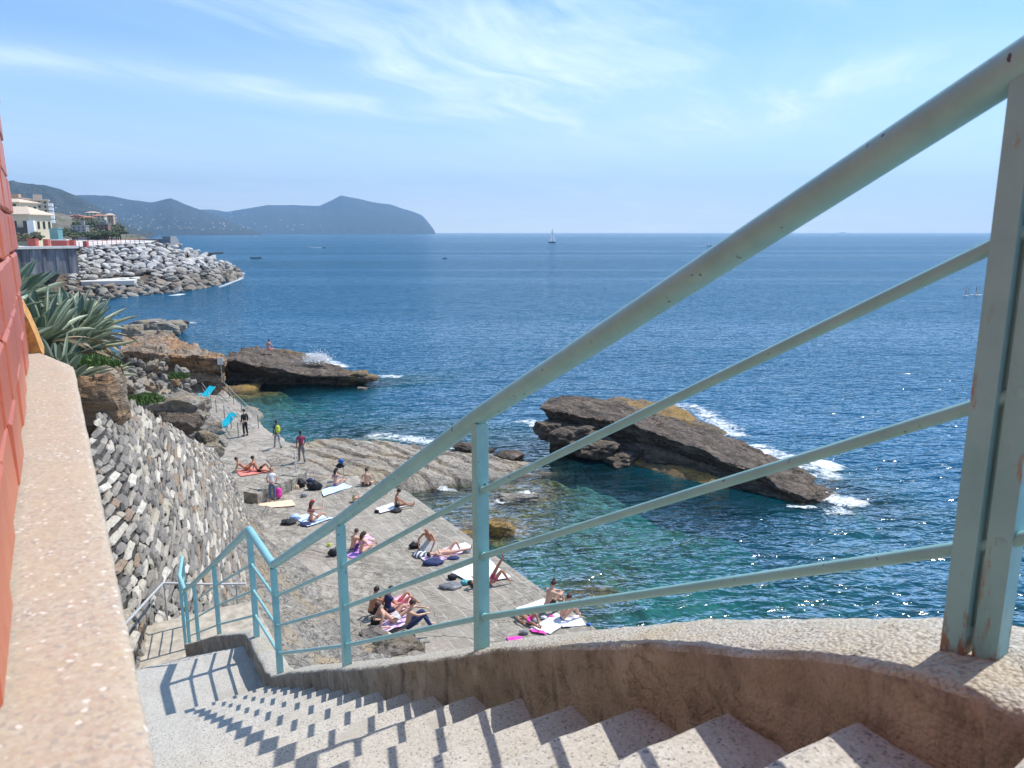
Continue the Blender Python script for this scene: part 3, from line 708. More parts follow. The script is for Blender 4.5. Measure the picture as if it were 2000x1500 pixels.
# ------------------------------------------------------------------ railing
OFR = 1.2
def s_at(u, v, off=OFR):
    r = ray(u, v); tt = off / (N2.x * r.x + N2.y * r.y); P = r * tt; return to_so(P)[0], P.z
posts = []
for (u, v, H) in ((1905, 1285, .925), (941, 1272, .89), (678, 1303, .89), (547, 1307, .88), (488, 1247, .96)):
    s, z = s_at(u, v); posts.append([s, z, H])
posts += [[8.57, -4.57, .88], [10.55, -5.64, .88], [11.72, -6.27, .90]]
posts[4][0] = 6.38; posts[4][1] = -3.51
z4 = posts[3][1] + posts[3][2]; posts[4][2] = z4 - posts[4][1]
print('POSTS', [[round(q, 3) for q in p] for p in posts])
rail = empty('stair_railing', so_(posts[3][0], OFR, posts[3][1]), 'pale blue painted steel railing with round handrail down the steps', 'railing')
def rpart(mb, name, mt='paint'):
    to_local(mb, rail); return mb.build(name, M[mt], rail)
Rz = Matrix.Rotation(-AZ, 3, 'Z')
for i, (s, z, H) in enumerate(posts):
    mb = MB()
    if i == 0:
        mb.box(so_(s + .027, OFR - .002, z + H / 2 - .03), (.040, .036, H + .02), Rz)
        mb.box(so_(s - .018, OFR + .004, z + H / 2 - .03), (.035, .036, H + .05), Rz)
        mb.box(so_(s + .003, OFR + .008, z + H / 2), (.020, .030, H - .10), Rz)
        rpart(mb, 'post', 'paint_rust')
        mb = MB()
        mb.grid(lambda a, b: so_(s - .075 + (.055 + .012 * noise.noise(Vector((a, 0, 0)))) * b / 4 * cos(a / 16 * 2 * pi), OFR + .03 + (.05 + .012 * noise.noise(Vector((a, 4, 0)))) * b / 4 * sin(a / 16 * 2 * pi), z + .012 - .006 * b / 4), 17, 5)
        rpart(mb, 'paint_splash')
    else:
        mb.box(so_(s, OFR, z + H / 2 - .04), (.045, .040, H + .03), Rz); rpart(mb, 'post')
path = [so_(s, OFR, z + H) for s, z, H in posts]
path.insert(0, so_(-1.6, OFR, path[0].z + (posts[0][0] + 1.6) * .62))
end2 = so_(12.3, OFR, path[-1].z)
def rounded(path, rd=.05):
    out = [path[0]]
    for a, b, c in zip(path, path[1:], path[2:]):
        d1 = (a - b).normalized(); d2 = (c - b).normalized()
        if d1.dot(d2) > -.995:
            p1 = b + d1 * rd; p2 = b + d2 * rd
            for k in range(5):
                q = k / 4; out.append(p1.lerp(b, q).lerp(b.lerp(p2, q), q))
        else: out.append(b)
    out.append(path[-1]); return out
mb = MB(); mb.tube(rounded(path + [end2]), .0315, 20); rpart(mb, 'handrail')
for fr in (.615, .37, .135):
    for i in range(len(posts)):
        ex = lambda q: (.06 if q == 0 else .075 if q == 4 else 0)
        s, z, H = posts[i]; zz = z + fr + ex(i)
        if i == 0: a = so_(-1.6, OFR - .001, zz + (s + 1.6) * .56)
        else:
            ps, pz, pH = posts[i - 1]; a = so_(ps, OFR - .001, pz + fr + ex(i - 1))
        b = so_(s, OFR - .001, zz); mb = MB(); mb.tube([a, b], .0115, 10)
        for e_ in (a, b):
            dd_ = (b - a).normalized() * (.024 if e_ is a else -.024)
            mb.ell(e_ + dd_, (.0165, .0165, .0165), 10, 6)
        rpart(mb, 'rail')
# lower railing turning along the terrace
lr = empty('terrace_railing', end2 - Vector((0, 0, .9)), 'pale blue railing around the lower terrace beyond the second flight', 'railing')
c1 = so_(12.3, OFR, Z2 + .0); H3 = end2.z - Z2
pts_ = [so_(12.3, OFR, Z2), so_(13.1, 1.35, Z2), so_(13.2, -.2, Z2 - .02)]
for q in pts_[:2]:
    mb = MB(); mb.box(q + Vector((0, 0, H3 / 2)), (.045, .04, H3), Rz); to_local(mb, lr); mb.build('post', M['paint'], lr)
mb = MB(); mb.tube([pts_[0] + Vector((0, 0, H3)), pts_[1] + Vector((0, 0, H3 * .98))], .03, 12); to_local(mb, lr); mb.build('handrail', M['paint'], lr)
for k in (.3, .5, .7):
    mb = MB(); mb.tube([pts_[0] + Vector((0, 0, H3 * k)), pts_[1] + Vector((0, 0, H3 * k))], .011, 8); to_local(mb, lr); mb.build('rail', M['paint'], lr)
# steel handrail by the stone wall
lw = empty('wall_handrail', so_(13.4, .2, Z2), 'thin weathered pipe handrail against the foot of the stone wall', 'handrail')
mb = MB(); hp = [ony(232, 1232, 8.8), ony(318, 1139, 12.6), ony(415, 1141, 12.9), ony(480, 1140, 13.3)]
mb.tube(hp, .022, 8); to_local(mb, lw); mb.build('pipe', M['metal'], lw)
for q in (hp[1].lerp(hp[2], .02), hp[2].lerp(hp[3], .7)):
    mb = MB(); mb.tube([q, Vector((q.x, q.y, Z2 - .7))], .014, 8); to_local(mb, lw); mb.build('post', M['metal'], lw)

# ------------------------------------------------------------------ left wall: granular coping, red bricks, ochre end
HC = .45; SE = 3.36
def ol_(s): return -.088 - .0107 * (s - .8)
def or_(s): return .0345 - .004 * s
OLF = 0.0; OR_ = 0.0
lw2 = empty('boundary_wall', so_(1, -.05, -1.2), 'red brick wall on a granular sandstone ledge close to the camera at left', 'wall')
mb = MB()
cs = list(np.arange(-1.2, SE + .001, .035))
def cop(i, j):
    s = cs[i]; L_, R_ = ol_(s), or_(s); s_cut = min(s, SE - (SE - 2.97) * max(0, 0)); wob = .002 * noise.noise(Vector((s * 6, 0, 0))) + .0015 * noise.noise(Vector((s * 30, 0, 0)))
    prof = [(L_ - .02, 0), (L_ + .02, 0), (L_ + .05, 0), (L_ + .08, .0), (R_ - .012, -.001), (R_ - .004, -.004), (R_ - .0005, -.010), (R_ - .002, -.03), (R_ - .012, -.06), (R_ - .016, -1.2)]
    o, dz = prof[j]
    if s > 2.95:  # chamfered far corner
        o = min(o, R_ - (s - 2.95) / (SE - 2.95) * (R_ - L_ - .03))
    return so_(s, o + wob * (j > 3), -HC + dz + .0012 * noise.noise(Vector((s * 40, o * 60, 1))))
mb.grid(cop, len(cs), 10); mb.add([cop(len(cs) - 1, j) for j in range(10)] + [so_(SE, ol_(SE) - .02, -HC - 1.2)], [tuple(range(11))])
to_local(mb, lw2); mb.build('coping', M['coping'], lw2)
mb = MB()
BH = .127; rngb = random.Random(11)
mb.add([so_(s, o, z) for z in (-HC - 1, 1.7) for s, o in ((-1.5, ol_(-1.5) - .012), (-1.5, ol_(-1.5) - .3), (SE - .01, ol_(SE) - .3), (SE - .01, ol_(SE) - .012))], [(0, 3, 2, 1), (4, 5, 6, 7), (0, 1, 5, 4), (1, 2, 6, 5), (2, 3, 7, 6), (3, 0, 4, 7)], 1)
for r in range(-1, 12):
    z0 = -HC + .004 + BH * r * 1.0; s = -1.3 - rngb.random() * .25; z1 = z0 + BH
    if z1 < -HC + .02: continue
    while s < SE - .01:
        L = .245; e = min(SE, s + L); z0c = max(z0, -HC + .002)
        jt = rngb.uniform(-.004, .006); ex = .006 if e >= SE else 0
        if e - s > .04: 
            vs = []; c0 = so_(0, 0, 0)
            oo = jt; so2 = lambda s, o, z: so_(s, o + ol_(s), z)
            P0 = [so2(s + .004, -.14, z0c + .003), so2(e - .004 + ex, -.14, z0c + .003), so2(e - .004 + ex, -.14, z1 - .003), so2(s + .004, -.14, z1 - .003)]
            P1 = [so2(s + .004, oo - .006, z0c + .003), so2(e - .004 + ex, oo - .006, z0c + .003), so2(e - .004 + ex, oo - .006, z1 - .003), so2(s + .004, oo - .006, z1 - .003)]
            P2 = [so2(s + .011, oo, z0c + .010), so2(e - .011 + ex, oo + rngb.uniform(0, .004), z0c + .010), so2(e - .011 + ex, oo, z1 - .010), so2(s + .011, oo, z1 - .010)]
            vs = P0 + P1 + P2
            fs = [(8, 9, 10, 11)] + [(a + q, a + (q + 1) % 4, a + 4 + (q + 1) % 4, a + 4 + q) for a in (0, 4) for q in range(4)] + [(3, 2, 1, 0)]
            mb.add(vs, fs, 0, rngb.random() + .001)
        s = e + .002
to_local(mb, lw2); mb.build('brickwork', [M['brick'], M['mortar']], lw2)
mb = MB()
def och(i, j):
    s = SE + .01 + .30 * i / 20; k = j / 30; OLF = ol_(SE)
    z = -HC - .02 + .21 * k
    wd = .060 * (1 - k) ** .75 + .004
    o = OLF - .02 + wd * (1 - .0 * i / 20) + .003 * noise.noise(Vector((s * 14, z * 20, 0)))
    return so_(s, o, z)
mb.grid(och, 21, 31)
mb.add([och(0, j) for j in range(31)] + [so_(SE + .01, ol_(SE) - .15, -HC + .19), so_(SE + .01, ol_(SE) - .15, -HC - .02)], [tuple(range(33))])
mb.add([och(20, j) for j in range(31)] + [so_(SE + .31, ol_(SE) - .15, -HC + .19), so_(SE + .31, ol_(SE) - .15, -HC - .02)], [tuple(range(32, -1, -1))])
mb.add([och(i, 30) for i in (0, 20)] + [so_(SE + .31, ol_(SE) - .15, -HC + .19), so_(SE + .01, ol_(SE) - .15, -HC + .19)], [(0, 1, 2, 3)])
to_local(mb, lw2); mb.build('rendered_end', M['ochre'], lw2)

# ------------------------------------------------------------------ rock builders
def loft_rock(name, secs, mt, label, cat='rock', nu=90, nv=44, amp=.35, fr=.55, strat=.12, seed=1, dirs=(1, .4, 1)):
    k = len(secs[0]); secs = [[Vector(p) for p in q] for q in secs]
    def cr(ps, x):
        i = min(int(x), len(ps) - 2); f = x - i
        p = [ps[max(0, min(len(ps) - 1, q))] for q in (i - 1, i, i + 1, i + 2)]
        return .5 * ((2 * p[1]) + (p[2] - p[0]) * f + (2 * p[0] - 5 * p[1] + 4 * p[2] - p[3]) * f * f + (3 * p[1] - p[0] - 3 * p[2] + p[3]) * f ** 3)
    mb = MB()
    def f(i, j):
        x = (len(secs) - 1) * i / (nu - 1); y = (k - 1) * j / (nv - 1)
        col = [cr([s[q] for s in secs], x) for q in range(k)]
        yi = min(int(y), k - 2); P = col[yi].lerp(col[yi + 1], y - yi)
        Q = Vector((P.x * dirs[0], P.y * dirs[1], P.z * dirs[2] * 2)) * fr + Vector((seed * 7.1, 0, 0))
        n = Vector((noise.fractal(Q, .75, 2, 6), noise.fractal(Q + Vector((9, 0, 0)), .75, 2, 6), noise.fractal(Q + Vector((0, 9, 0)), .75, 2, 6)))
        e = min(1, 6 * min(i / (nu - 1), 1 - i / (nu - 1)) + .25)
        P = P + n * amp * e
        q = (P.z * 2.2 + P.x * .22 + .4 * noise.noise(P * .5)) % 1.0
        P.z += strat * (q - .5) * e; P.y -= strat * abs(q - .5) * 1.5 * e
        return P
    mb.grid(f, nu, nv)
    ce = sum((p for s in secs for p in s), Vector()) / (len(secs) * k)
    mb.v = [tuple(Vector(q) - ce) for q in mb.v]
    return tag(mb.build(name, mt, loc=ce), label, cat)
def poly_rock(seed, flat=1.0, n=9, sub=3, rough=.05):
    r = random.Random(seed); pl = []
    for _ in range(n):
        d = Vector((r.gauss(0, 1), r.gauss(0, 1), r.gauss(0, 1) * flat)).normalized(); pl.append((d, r.uniform(.62, 1.0)))
    for d in ((0, 0, 1), (0, 0, -1), (1, 0, 0), (-1, 0, 0), (0, 1, 0), (0, -1, 0)): pl.append((Vector(d), r.uniform(.75, .95)))
    bm = bmesh.new(); bmesh.ops.create_icosphere(bm, subdivisions=sub, radius=1)
    for v in bm.verts:
        d = v.co.normalized(); m_ = 1.2
        for nrm, dist in pl:
            q = d.dot(nrm)
            if q > .05: m_ = min(m_, dist / q)
        v.co = d * m_ * (1 + rough * noise.fractal(d * 3 + Vector((seed, 0, 0)), .8, 2, 3))
    vs = [tuple(v.co) for v in bm.verts]; fs = [tuple(v.index for v in f.verts) for f in bm.faces]; bm.free()
    return vs, fs
_rc = {}
def rock_me(seed, mt, n=9, sub=3, rough=.05):
    key = (seed, mt.name, n, sub, rough)
    if key not in _rc:
        vs, fs = poly_rock(seed, 1, n, sub, rough); me = bpy.data.meshes.new('rock_shape'); me.from_pydata(vs, [], fs); me.materials.append(mt); me.update(); _rc[key] = me
    return _rc[key]
def brock(u, v, y, wpx, hpx, mt, label=None, seed=1, dep=1.0, rz=0, ry=0, group=None, cat='rock', n=9, sub=4, rough=.10, P=None, name='rock'):
    if P is None: P = ony(u, v, y)
    d = P.y * cos(PITCH) - P.z * sin(PITCH); hx = wpx / F * d / 2; hz = hpx / F * d / 2
    o = bpy.data.objects.new(name, rock_me(seed, mt, n, sub, rough)); COL.objects.link(o)
    o.location = P; o.scale = (hx * 1.1, hx * dep, hz * 1.1); o.rotation_euler = (0, ry, rz)
    return tag(o, label, cat, group)
def Y(u, v, y): return ony(u, v, y)
def Zp(u, v, z=PLAT): return onz(u, v, z)
# central slab
dn = Vector((0, 0, -2.2)); bk = Vector((1.0, 2.2, 0))
def sec(cu, cv, cz, bu, bv, fu, fv, fz):
    c = Zp(cu, cv, cz); b = Vector((c.x - .15, c.y - .15, SEA)); f = Zp(fu, fv, fz)
    fw = Vector((f.x + 1.0, f.y + 1.6, SEA - .2))
    return [b + dn, b, b.lerp(c, .5) + Vector((.35, .55, 0)), c + Vector((.05, .12, -.22)), c, c.lerp(f, .5) + Vector((0, 0, .1)), f, fw, fw + dn + bk]
secs = []
t0 = Zp(1052, 799, -11.6); s2 = sec(1085, 800, -11.5, 1120, 858, 1098, 772, -11.35)
s1 = [t0 + Vector((1.5, .4, -1.6)), t0 + Vector((1.2, .3, -.8)), t0 + Vector((.5, .1, -.25)), t0, t0 + Vector((.02, 0, .02)), t0 + Vector((.3, .8, .2)), t0 + Vector((.9, 1.6, .3)), t0 + Vector((1.2, 2.0, -.4)), t0 + Vector((1.6, 1.8, -1.4))]
secs = [s1, s2, sec(1200, 822, -11.9, 1200, 892, 1215, 787, -11.8), sec(1300, 853, -12.3, 1290, 925, 1320, 818, -12.6), sec(1400, 893, -12.8, 1385, 955, 1430, 855, -13.3),
        sec(1480, 925, -13.2, 1468, 975, 1515, 900, -13.7), sec(1560, 966, -13.8, 1552, 985, 1596, 935, -14.0)]
secs.append(sec(1604, 979, -14.08, 0, 0, 1632, 957, -14.2)); e_ = Zp(1672, 992, SEA - .35); secs.append([e_ + Vector((0, -.3 + .15 * k, -.9 + .2 * min(k, 8 - k))) for k in range(9)])
loft_rock('slab_rock', secs, M['slab'], 'long dark tilted rock slab in the water at centre with an overhanging left tip', nu=230, nv=110, amp=.24, strat=.22, seed=2, dirs=(.5, .8, 1))
loft_rock('ridge_rock', [[Zp(u, v + 10, z) + Vector((0, -1.2, -1.4)), Zp(u, v + 8, z) + Vector((0, -.7, -.4)), Zp(u, v, z), Zp(u, v, z) + Vector((.5, 1.6, -.5)), Zp(u, v, z) + Vector((1, 3.2, -2.6))] for u, v, z in ((1165, 802, -12.9), (1195, 776, -12.0), (1245, 780, -12.3), (1300, 790, -12.9), (1345, 808, -13.4), (1395, 834, -13.85), (1440, 856, -14.4))],
          rock_mat('ochre_topped_rock', (.24, .17, .10), (.15, .11, .07), (.05, .04, .03), (.34, .20, .04), 1.2, bd=.15), 'rough brown ridge with yellow seaweed right behind the long slab rock', nu=80, nv=26, amp=.22, seed=5)
for q in ((1085, 838, 48.4, 66, 36, 3, .4), (1120, 850, 47.8, 95, 44, 4, -.2), (1070, 852, 48, 36, 20, 6, .1), (1165, 872, 47.0, 90, 34, 7, .2), (1215, 893, 45.8, 80, 26, 9, .3)):
    brock(q[0], q[1], q[2], q[3], q[4], M['slab'], {3: 'upper craggy dark boulder under the overhanging left tip of the slab rock', 4: 'widest craggy boulder under the left half of the slab rock', 6: 'leftmost dark boulder at the waterline below the slab tip', 7: 'dark boulder right of the widest one below the slab rock', 9: 'rightmost low boulder of those at the foot of the slab rock'}[q[5]], q[5], 1.1, q[6], group='foot boulders of the slab rock', rough=.22)
loft_rock('ledge_rock', [[Zp(u, v, SEA) + Vector((0, -.8, -.5)), Zp(u, v, SEA) + Vector((0, 0, .22)), Zp(u, v, SEA) + Vector((.2, .9, .28)), Zp(u, v, SEA) + Vector((0, 2.2, -.4))] for u, v in ((1220, 900), (1270, 915), (1330, 930), (1380, 942), (1420, 955))], bpy.data.materials['ochre_topped_rock'], 'thin weedy ledge at the waterline under the slab rock', nu=60, nv=12, amp=.14, seed=8)
# island slab with sunbather
def isec(u, vc, vb, vf, yc, yf, yb=70.4):
    c = Y(u, vc, yc); b = Y(u, vb, yb); b.z = SEA; f = Y(u + 4, vf, yf); w_ = Vector((f.x + .5, f.y + 2.5, SEA - .3))
    return [b + dn, b, b.lerp(c, .5) + Vector((0, .7, 0)), c + Vector((0, .25, -.2)), c, c.lerp(f, .5) + Vector((0, 0, .15)), f, w_, w_ + dn]
secs = [isec(433, 712, 752, 700, 70.5, 72)] + [isec(*a) for a in ((452, 706, 753, 690, 69.8, 75), (480, 713, 753, 680, 69.2, 78), (530, 722, 753, 680, 69.0, 80), (590, 728, 753, 696, 69, 79), (640, 732, 751, 712, 69.2, 76), (690, 738, 748, 727, 69.6, 73))]
e_ = Zp(742, 740, SEA - .25); secs.append([e_ + Vector((0, -.4 + .2 * k, -.8 + .2 * min(k, 8 - k))) for k in range(9)])
loft_rock('island_rock', secs, M['slab'], 'flat brown islet rock beyond the swimming inlet with one sunbather on it', nu=170, nv=80, amp=.30, strat=.22, seed=11, dirs=(.45, .8, 1))
loft_rock('weed_ridge', [[Y(u, v + 8, 77) + Vector((0, -.8, -1.2)), Y(u, v + 3, 78), Y(u, v, 79), Y(u, v, 79) + Vector((0, 2.5, -2.8))] for u, v in ((532, 682), (548, 681), (575, 686), (600, 695), (612, 703))], bpy.data.materials['ochre_topped_rock'], 'yellow weedy ridge along the back of the islet rock', nu=60, nv=16, amp=.25, seed=13)
for q in ((690, 735, 70.6, 60, 22, 21), (715, 737, 70.5, 50, 12, 22), (668, 733, 71, 40, 14, 23)):
    brock(q[0], q[1], q[2], q[3], q[4], bpy.data.materials['ochre_topped_rock'], {21: 'largest seaweed-covered rock at the right tip of the islet', 22: 'lowest seaweed rock, outermost at the islet tip', 23: 'weedy rock joining the islet slab to its tip'}[q[5]], q[5], .8, .2, group='weedy rocks at the islet tip', rough=.2)
brock(708, 760, 68.2, 20, 9, M['rock'], 'small pointed rock alone in the water in front of the islet', 31, .8)
loft_rock('weedy_ledge', [[Zp(u, v, SEA) + Vector((0, -.9, -.4)), Zp(u, v, SEA) + Vector((0, 0, .25)), Zp(u, v, SEA) + Vector((0, 1.8, .3)), Zp(u, v, SEA) + Vector((0, 3, -.4))] for u, v in ((425, 764), (450, 766), (480, 763), (510, 757))], bpy.data.materials['ochre_topped_rock'], 'orange weedy ledge at the dark foot of the islet', nu=50, nv=12, amp=.2, seed=17)
# orange headland
def osec(u, vt, vc, vm, vb, yb=61):
    return [Y(u, vb + 14, yb - .2), Y(u, vb, yb), Y(u, vm, yb + .9), Y(u, vc + 5, yb + .3), Y(u, vc, yb + .1), Y(u + 2, (vt + vc) / 2, yb + 4), Y(u + 4, vt, yb + 9), Y(u + 4, vt, yb + 9) + Vector((0, 3, -7))]
loft_rock('headland_rock', [osec(*a) for a in ((235, 655, 690, 715, 748), (262, 652, 688, 718, 750), (300, 648, 690, 715, 752), (330, 652, 692, 715, 754), (360, 667, 696, 718, 754), (392, 680, 702, 722, 752), (420, 688, 704, 724, 750), (436, 700, 708, 724, 748), (439, 712, 716, 728, 746))],
          M['orange_rock'], 'big rusty orange cliff rock where the path ends, dark underneath', nu=150, nv=70, amp=.34, strat=.30, seed=19, dirs=(.6, .6, 1))
# rocks behind the headland, in the sea
for q in ((285, 640, 107, 70, 30, 41), (318, 645, 104, 60, 34, 42), (346, 640, 108, 40, 26, 43), (300, 655, 100, 70, 22, 44), (262, 648, 100, 40, 30, 45)):
    brock(q[0], q[1], q[2], q[3], q[4], M['cliffrock'], {41: 'back left grey-brown boulder behind the orange cliff rock', 42: 'tallest grey-brown boulder behind the orange cliff rock', 43: 'rightmost boulder of the heap behind the orange cliff rock', 44: 'front low boulder resting against the top of the orange cliff', 45: 'boulder nearest the agave tips behind the orange cliff'}[q[5]], q[5], .9, .3, group='shore boulders behind the orange cliff', rough=.12)
brock(365, 630, 118, 14, 7, M['slab'], 'small dark rock just off the boulders behind the orange cliff', 46, .8)
# ledge, rubble and boulders between wall and headland
for lab, q in (('large brown overhanging boulder with rusty face above the stone wall', (192, 790, 17.6, 105, 118, M['orange_rock'], 51, .8)),
               ('flat grey boulder under the grass tuft at the agaves', (185, 742, 20, 110, 54, M['cliffrock'], 52, .9)),
               ('rust-red soil-stained rock right of the flat grey boulder', (222, 748, 21.5, 44, 64, M['orange_rock'], 53, .9)),
               ('long layered ledge rock with pinkish top above the wall corner', (322, 800, 33, 150, 62, M['cliffrock'], 54, .6)),
               ('dark rounded boulder under the right end of the layered ledge', (345, 828, 32.2, 100, 60, M['slab'], 55, .7)),
               ('broken white upright stone on the rubble heap', (347, 722, 42, 10, 20, M['stones'], 56, .8))):
    brock(*q[:6], label=lab, seed=q[6], dep=q[7], rough=.12)
for i, (u, v, y, w_, h_) in enumerate(((405, 858, 33.5, 44, 34), (385, 880, 32.5, 34, 26), (418, 880, 33, 40, 34), (398, 835, 37, 60, 26), (430, 865, 35.5, 30, 20), (372, 848, 35, 30, 26), (410, 905, 32, 30, 22))):
    brock(u, v, y, w_, h_, M['cliffrock'], ['pale blocky rock on the top right corner of the stone wall', 'pale rock left of the corner rock on the stone wall', 'pale rock right below the corner rock of the wall', 'flat pale rock behind the wall corner beside the path', 'small pale rock at the path edge by the wall corner', 'pale rock under the end of the layered ledge', 'lowest pale rock sunk into the wall corner'][i], 60 + i, .9, .4 * i, group='pale rocks on the wall corner', rough=.08)
rr_ = random.Random(5)
for i in range(70):
    a = rr_.random(); u = 245 + 150 * a + rr_.gauss(0, 12); v = 700 + 75 * rr_.random() ** .8 + 28 * (a > .5) * rr_.random(); y = 28 + (u - 245) / 150 * 14
    if v < 700 + (0 if u < 330 else 12) + max(0, u - 350) * 1.0 or (u > 380): continue
    brock(u, v, y, rr_.uniform(8, 24), rr_.uniform(6, 16), M['orange_rock'] if rr_.random() < .3 else M['cliffrock'], 'loose angular stone in the rubble heap between agaves and path', 80 + i % 12, .9, rr_.random() * 6, rr_.uniform(-.5, .5), group='rubble stones above the path', sub=3)
# boulders near the sitting group on the platform
for lab, (u, v, w_, h_, sd) in (('dark pitted boulder left of the sitting men', (625, 1235, 74, 60, 71)), ('brown knobbly boulder behind the third post', (668, 1215, 60, 56, 72)),
                                ('pale rounded boulder beside the reclining man', (735, 1240, 70, 40, 73)), ('flat dark rock the man in blue trousers sits on', (778, 1262, 110, 56, 74)), ('small brown block at the foot of the flat dark rock', (690, 1262, 36, 24, 75))):
    P = onz(u, v + h_ * .35); P.z += .08
    brock(u, v, 0, w_, h_, M['rock'], lab, sd, .8, .5, P=P, rough=.16)
# emergent rock in the turquoise water
P = onz(965, 1035, SEA); brock(0, 0, 0, 70, 44, bpy.data.materials['ochre_topped_rock'], 'weedy brown rock poking out of the water by the second post', 76, .9, .2, P=P, rough=.2)
P = onz(1010, 975, SEA - .05); brock(0, 0, 0, 110, 20, M['cliffrock'], 'pale barely awash rock in the shallows', 77, .5, .1, P=P, rough=.2)
P = onz(990, 893, SEA); brock(0, 0, 0, 70, 24, M['slab'], 'jagged dark rock at the outer end of the layered shelf', 78, .8, .3, P=P, rough=.2)
P = onz(925, 878, SEA + .3); brock(0, 0, 0, 80, 26, M['slab'], 'long dark wedge of rock on the outer shelf', 79, .6, -.3, P=P, rough=.2)

# low wall on the platform with a railing post
mb = MB(); lwp = [Zp(486, 990, PLAT), Zp(520, 975, PLAT), Zp(552, 962, PLAT), Zp(582, 945, PLAT)]
for a, b in zip(lwp, lwp[1:]):
    for k in range(3):
        p = a.lerp(b, (k + .5) / 3); mb.box(p + Vector((0, .35, .28 + .05 * (k % 2))), ((b - a).length / 3 * 1.03, .9, .66), Matrix.Rotation(math.atan2(b.y - a.y, b.x - a.x), 3, 'Z'))
tag(mb.build('low_stone_wall', M['platform']), 'low concrete-topped stone wall on the platform behind the woman in jeans', 'wall')
def pole(P, h, r, label, mt='metal', tilt=0):
    mb = MB(); mb.tube([(0, 0, -.1), (tilt, 0, h)], r, 8); mb.tube([(0, 0, 0), (0, 0, .02)], r * 2.4, 10)
    return tag(mb.build('pole', M[mt], loc=P), label, 'pole')
pole(Zp(582, 946), 1.9, .035, 'tall pale metal pole at the end of the low platform wall', 'palewall', -.1)
pole(Zp(672, 938), 1.0, .02, 'thin short pole with clothes hanging on it at the shelf rock')

# path railings by the inlet
def path_rail(pts, label, h=1.0, group=None):
    root = empty('path_railing', pts[0], label, 'railing', group)
    for p in pts:
        mb = MB(); mb.tube([p - root.location - Vector((0, 0, .1)), p - root.location + Vector((0, 0, h))], .028, 6); mb.build('post', M['darkmetal'], root)
    for q in (h, h * .55):
        mb = MB(); mb.tube([p - root.location + Vector((0, 0, q)) for p in pts], .022, 6); mb.build('rail', M['metal'], root)
pr = [Zp(u, v) for u, v in ((466, 853), (452, 840), (439, 815), (424, 800), (414, 798))]
path_rail([Zp(466, 855), Zp(452, 838), Zp(439, 818), Zp(423, 806)], 'grey metal railing down the path in front of the man in black')
path_rail([Zp(413, 798), Zp(406, 786), Zp(397, 772), Zp(391, 762)], 'grey metal railing at the top of the path by the turquoise loungers')
path_rail([Zp(505, 838, PLAT), Zp(472, 805, PLAT), Zp(457, 790, PLAT), Zp(448, 778, PLAT), Zp(436, 768, PLAT), Zp(425, 768, PLAT)], 'thin railing along the water edge of the path')
rt = empty('pole_panel', Zp(436, 768), 'metal pole against the orange cliff with added pale panel for the gap between rocks', 'panel')
mb = MB(); mb.tube([(0, 0, 0), (0, 0, 2.6)], .04, 8); mb.build('pole', M['metal'], rt)
mb = MB(); mb.box((-.05, 0, 2.7), (.45, .05, .6)); mb.build('board', M['palewall'], rt)  # added pale panel stands in for the whitish gap between the rocks
# ------------------------------------------------------------------ loungers
def lounger(u, v, rz, label, z=-12.6):
    root = empty('sun_lounger', Zp(u, v, z), label, 'sun lounger', 'turquoise loungers by the path', rz)
    mb = MB(); prof = [(-.95, .36), (-.80, .34), (-.2, .30), (.15, .30), (.55, .62), (.95, 1.0)]
    def f(i, j):
        k = j / 24 * (len(prof) - 1); a = min(int(k), len(prof) - 2); q = k - a
        y = prof[a][0] * (1 - q) + prof[a + 1][0] * q; z = prof[a][1] * (1 - q) + prof[a + 1][1] * q
        return ((-.34 + .68 * i / 6), y, z - .03 * sin(pi * i / 6))
    mb.grid(f, 7, 25); 
    mb2 = MB(); vs = mb.v; 
    mb.add([(x, y, z - .05) for x, y, z in vs], [tuple(reversed(fc)) for fc in mb.f]); mb.build('shell', M['lounger'], root)
    for sx in (-1, 1):
        mb = MB(); mb.tube([(sx * .34, -.95, .36), (sx * .35, -.2, .31), (sx * .35, .15, .31), (sx * .34, .95, 1.0)], .03, 6); mb.build('side_rail', M['lounger'], root)
        for y in (-.75, .2):
            mb = MB(); mb.tube([(sx * .30, y, .3), (sx * .32, y - .05, 0)], .035, 6); mb.build('leg', M['lounger'], root)
        mb = MB(); mb.box((sx * .40, .05, .52), (.07, .42, .04)); mb.box((sx * .40, -.1, .42), (.05, .05, .2)); mb.build('armrest', M['lounger'], root)
lounger(397, 783, 2.6 - pi, 'turquoise plastic lounger higher up the path', -12.7)
lounger(434, 840, 2.5 - pi, 'turquoise plastic lounger nearer the man in black', -12.9)

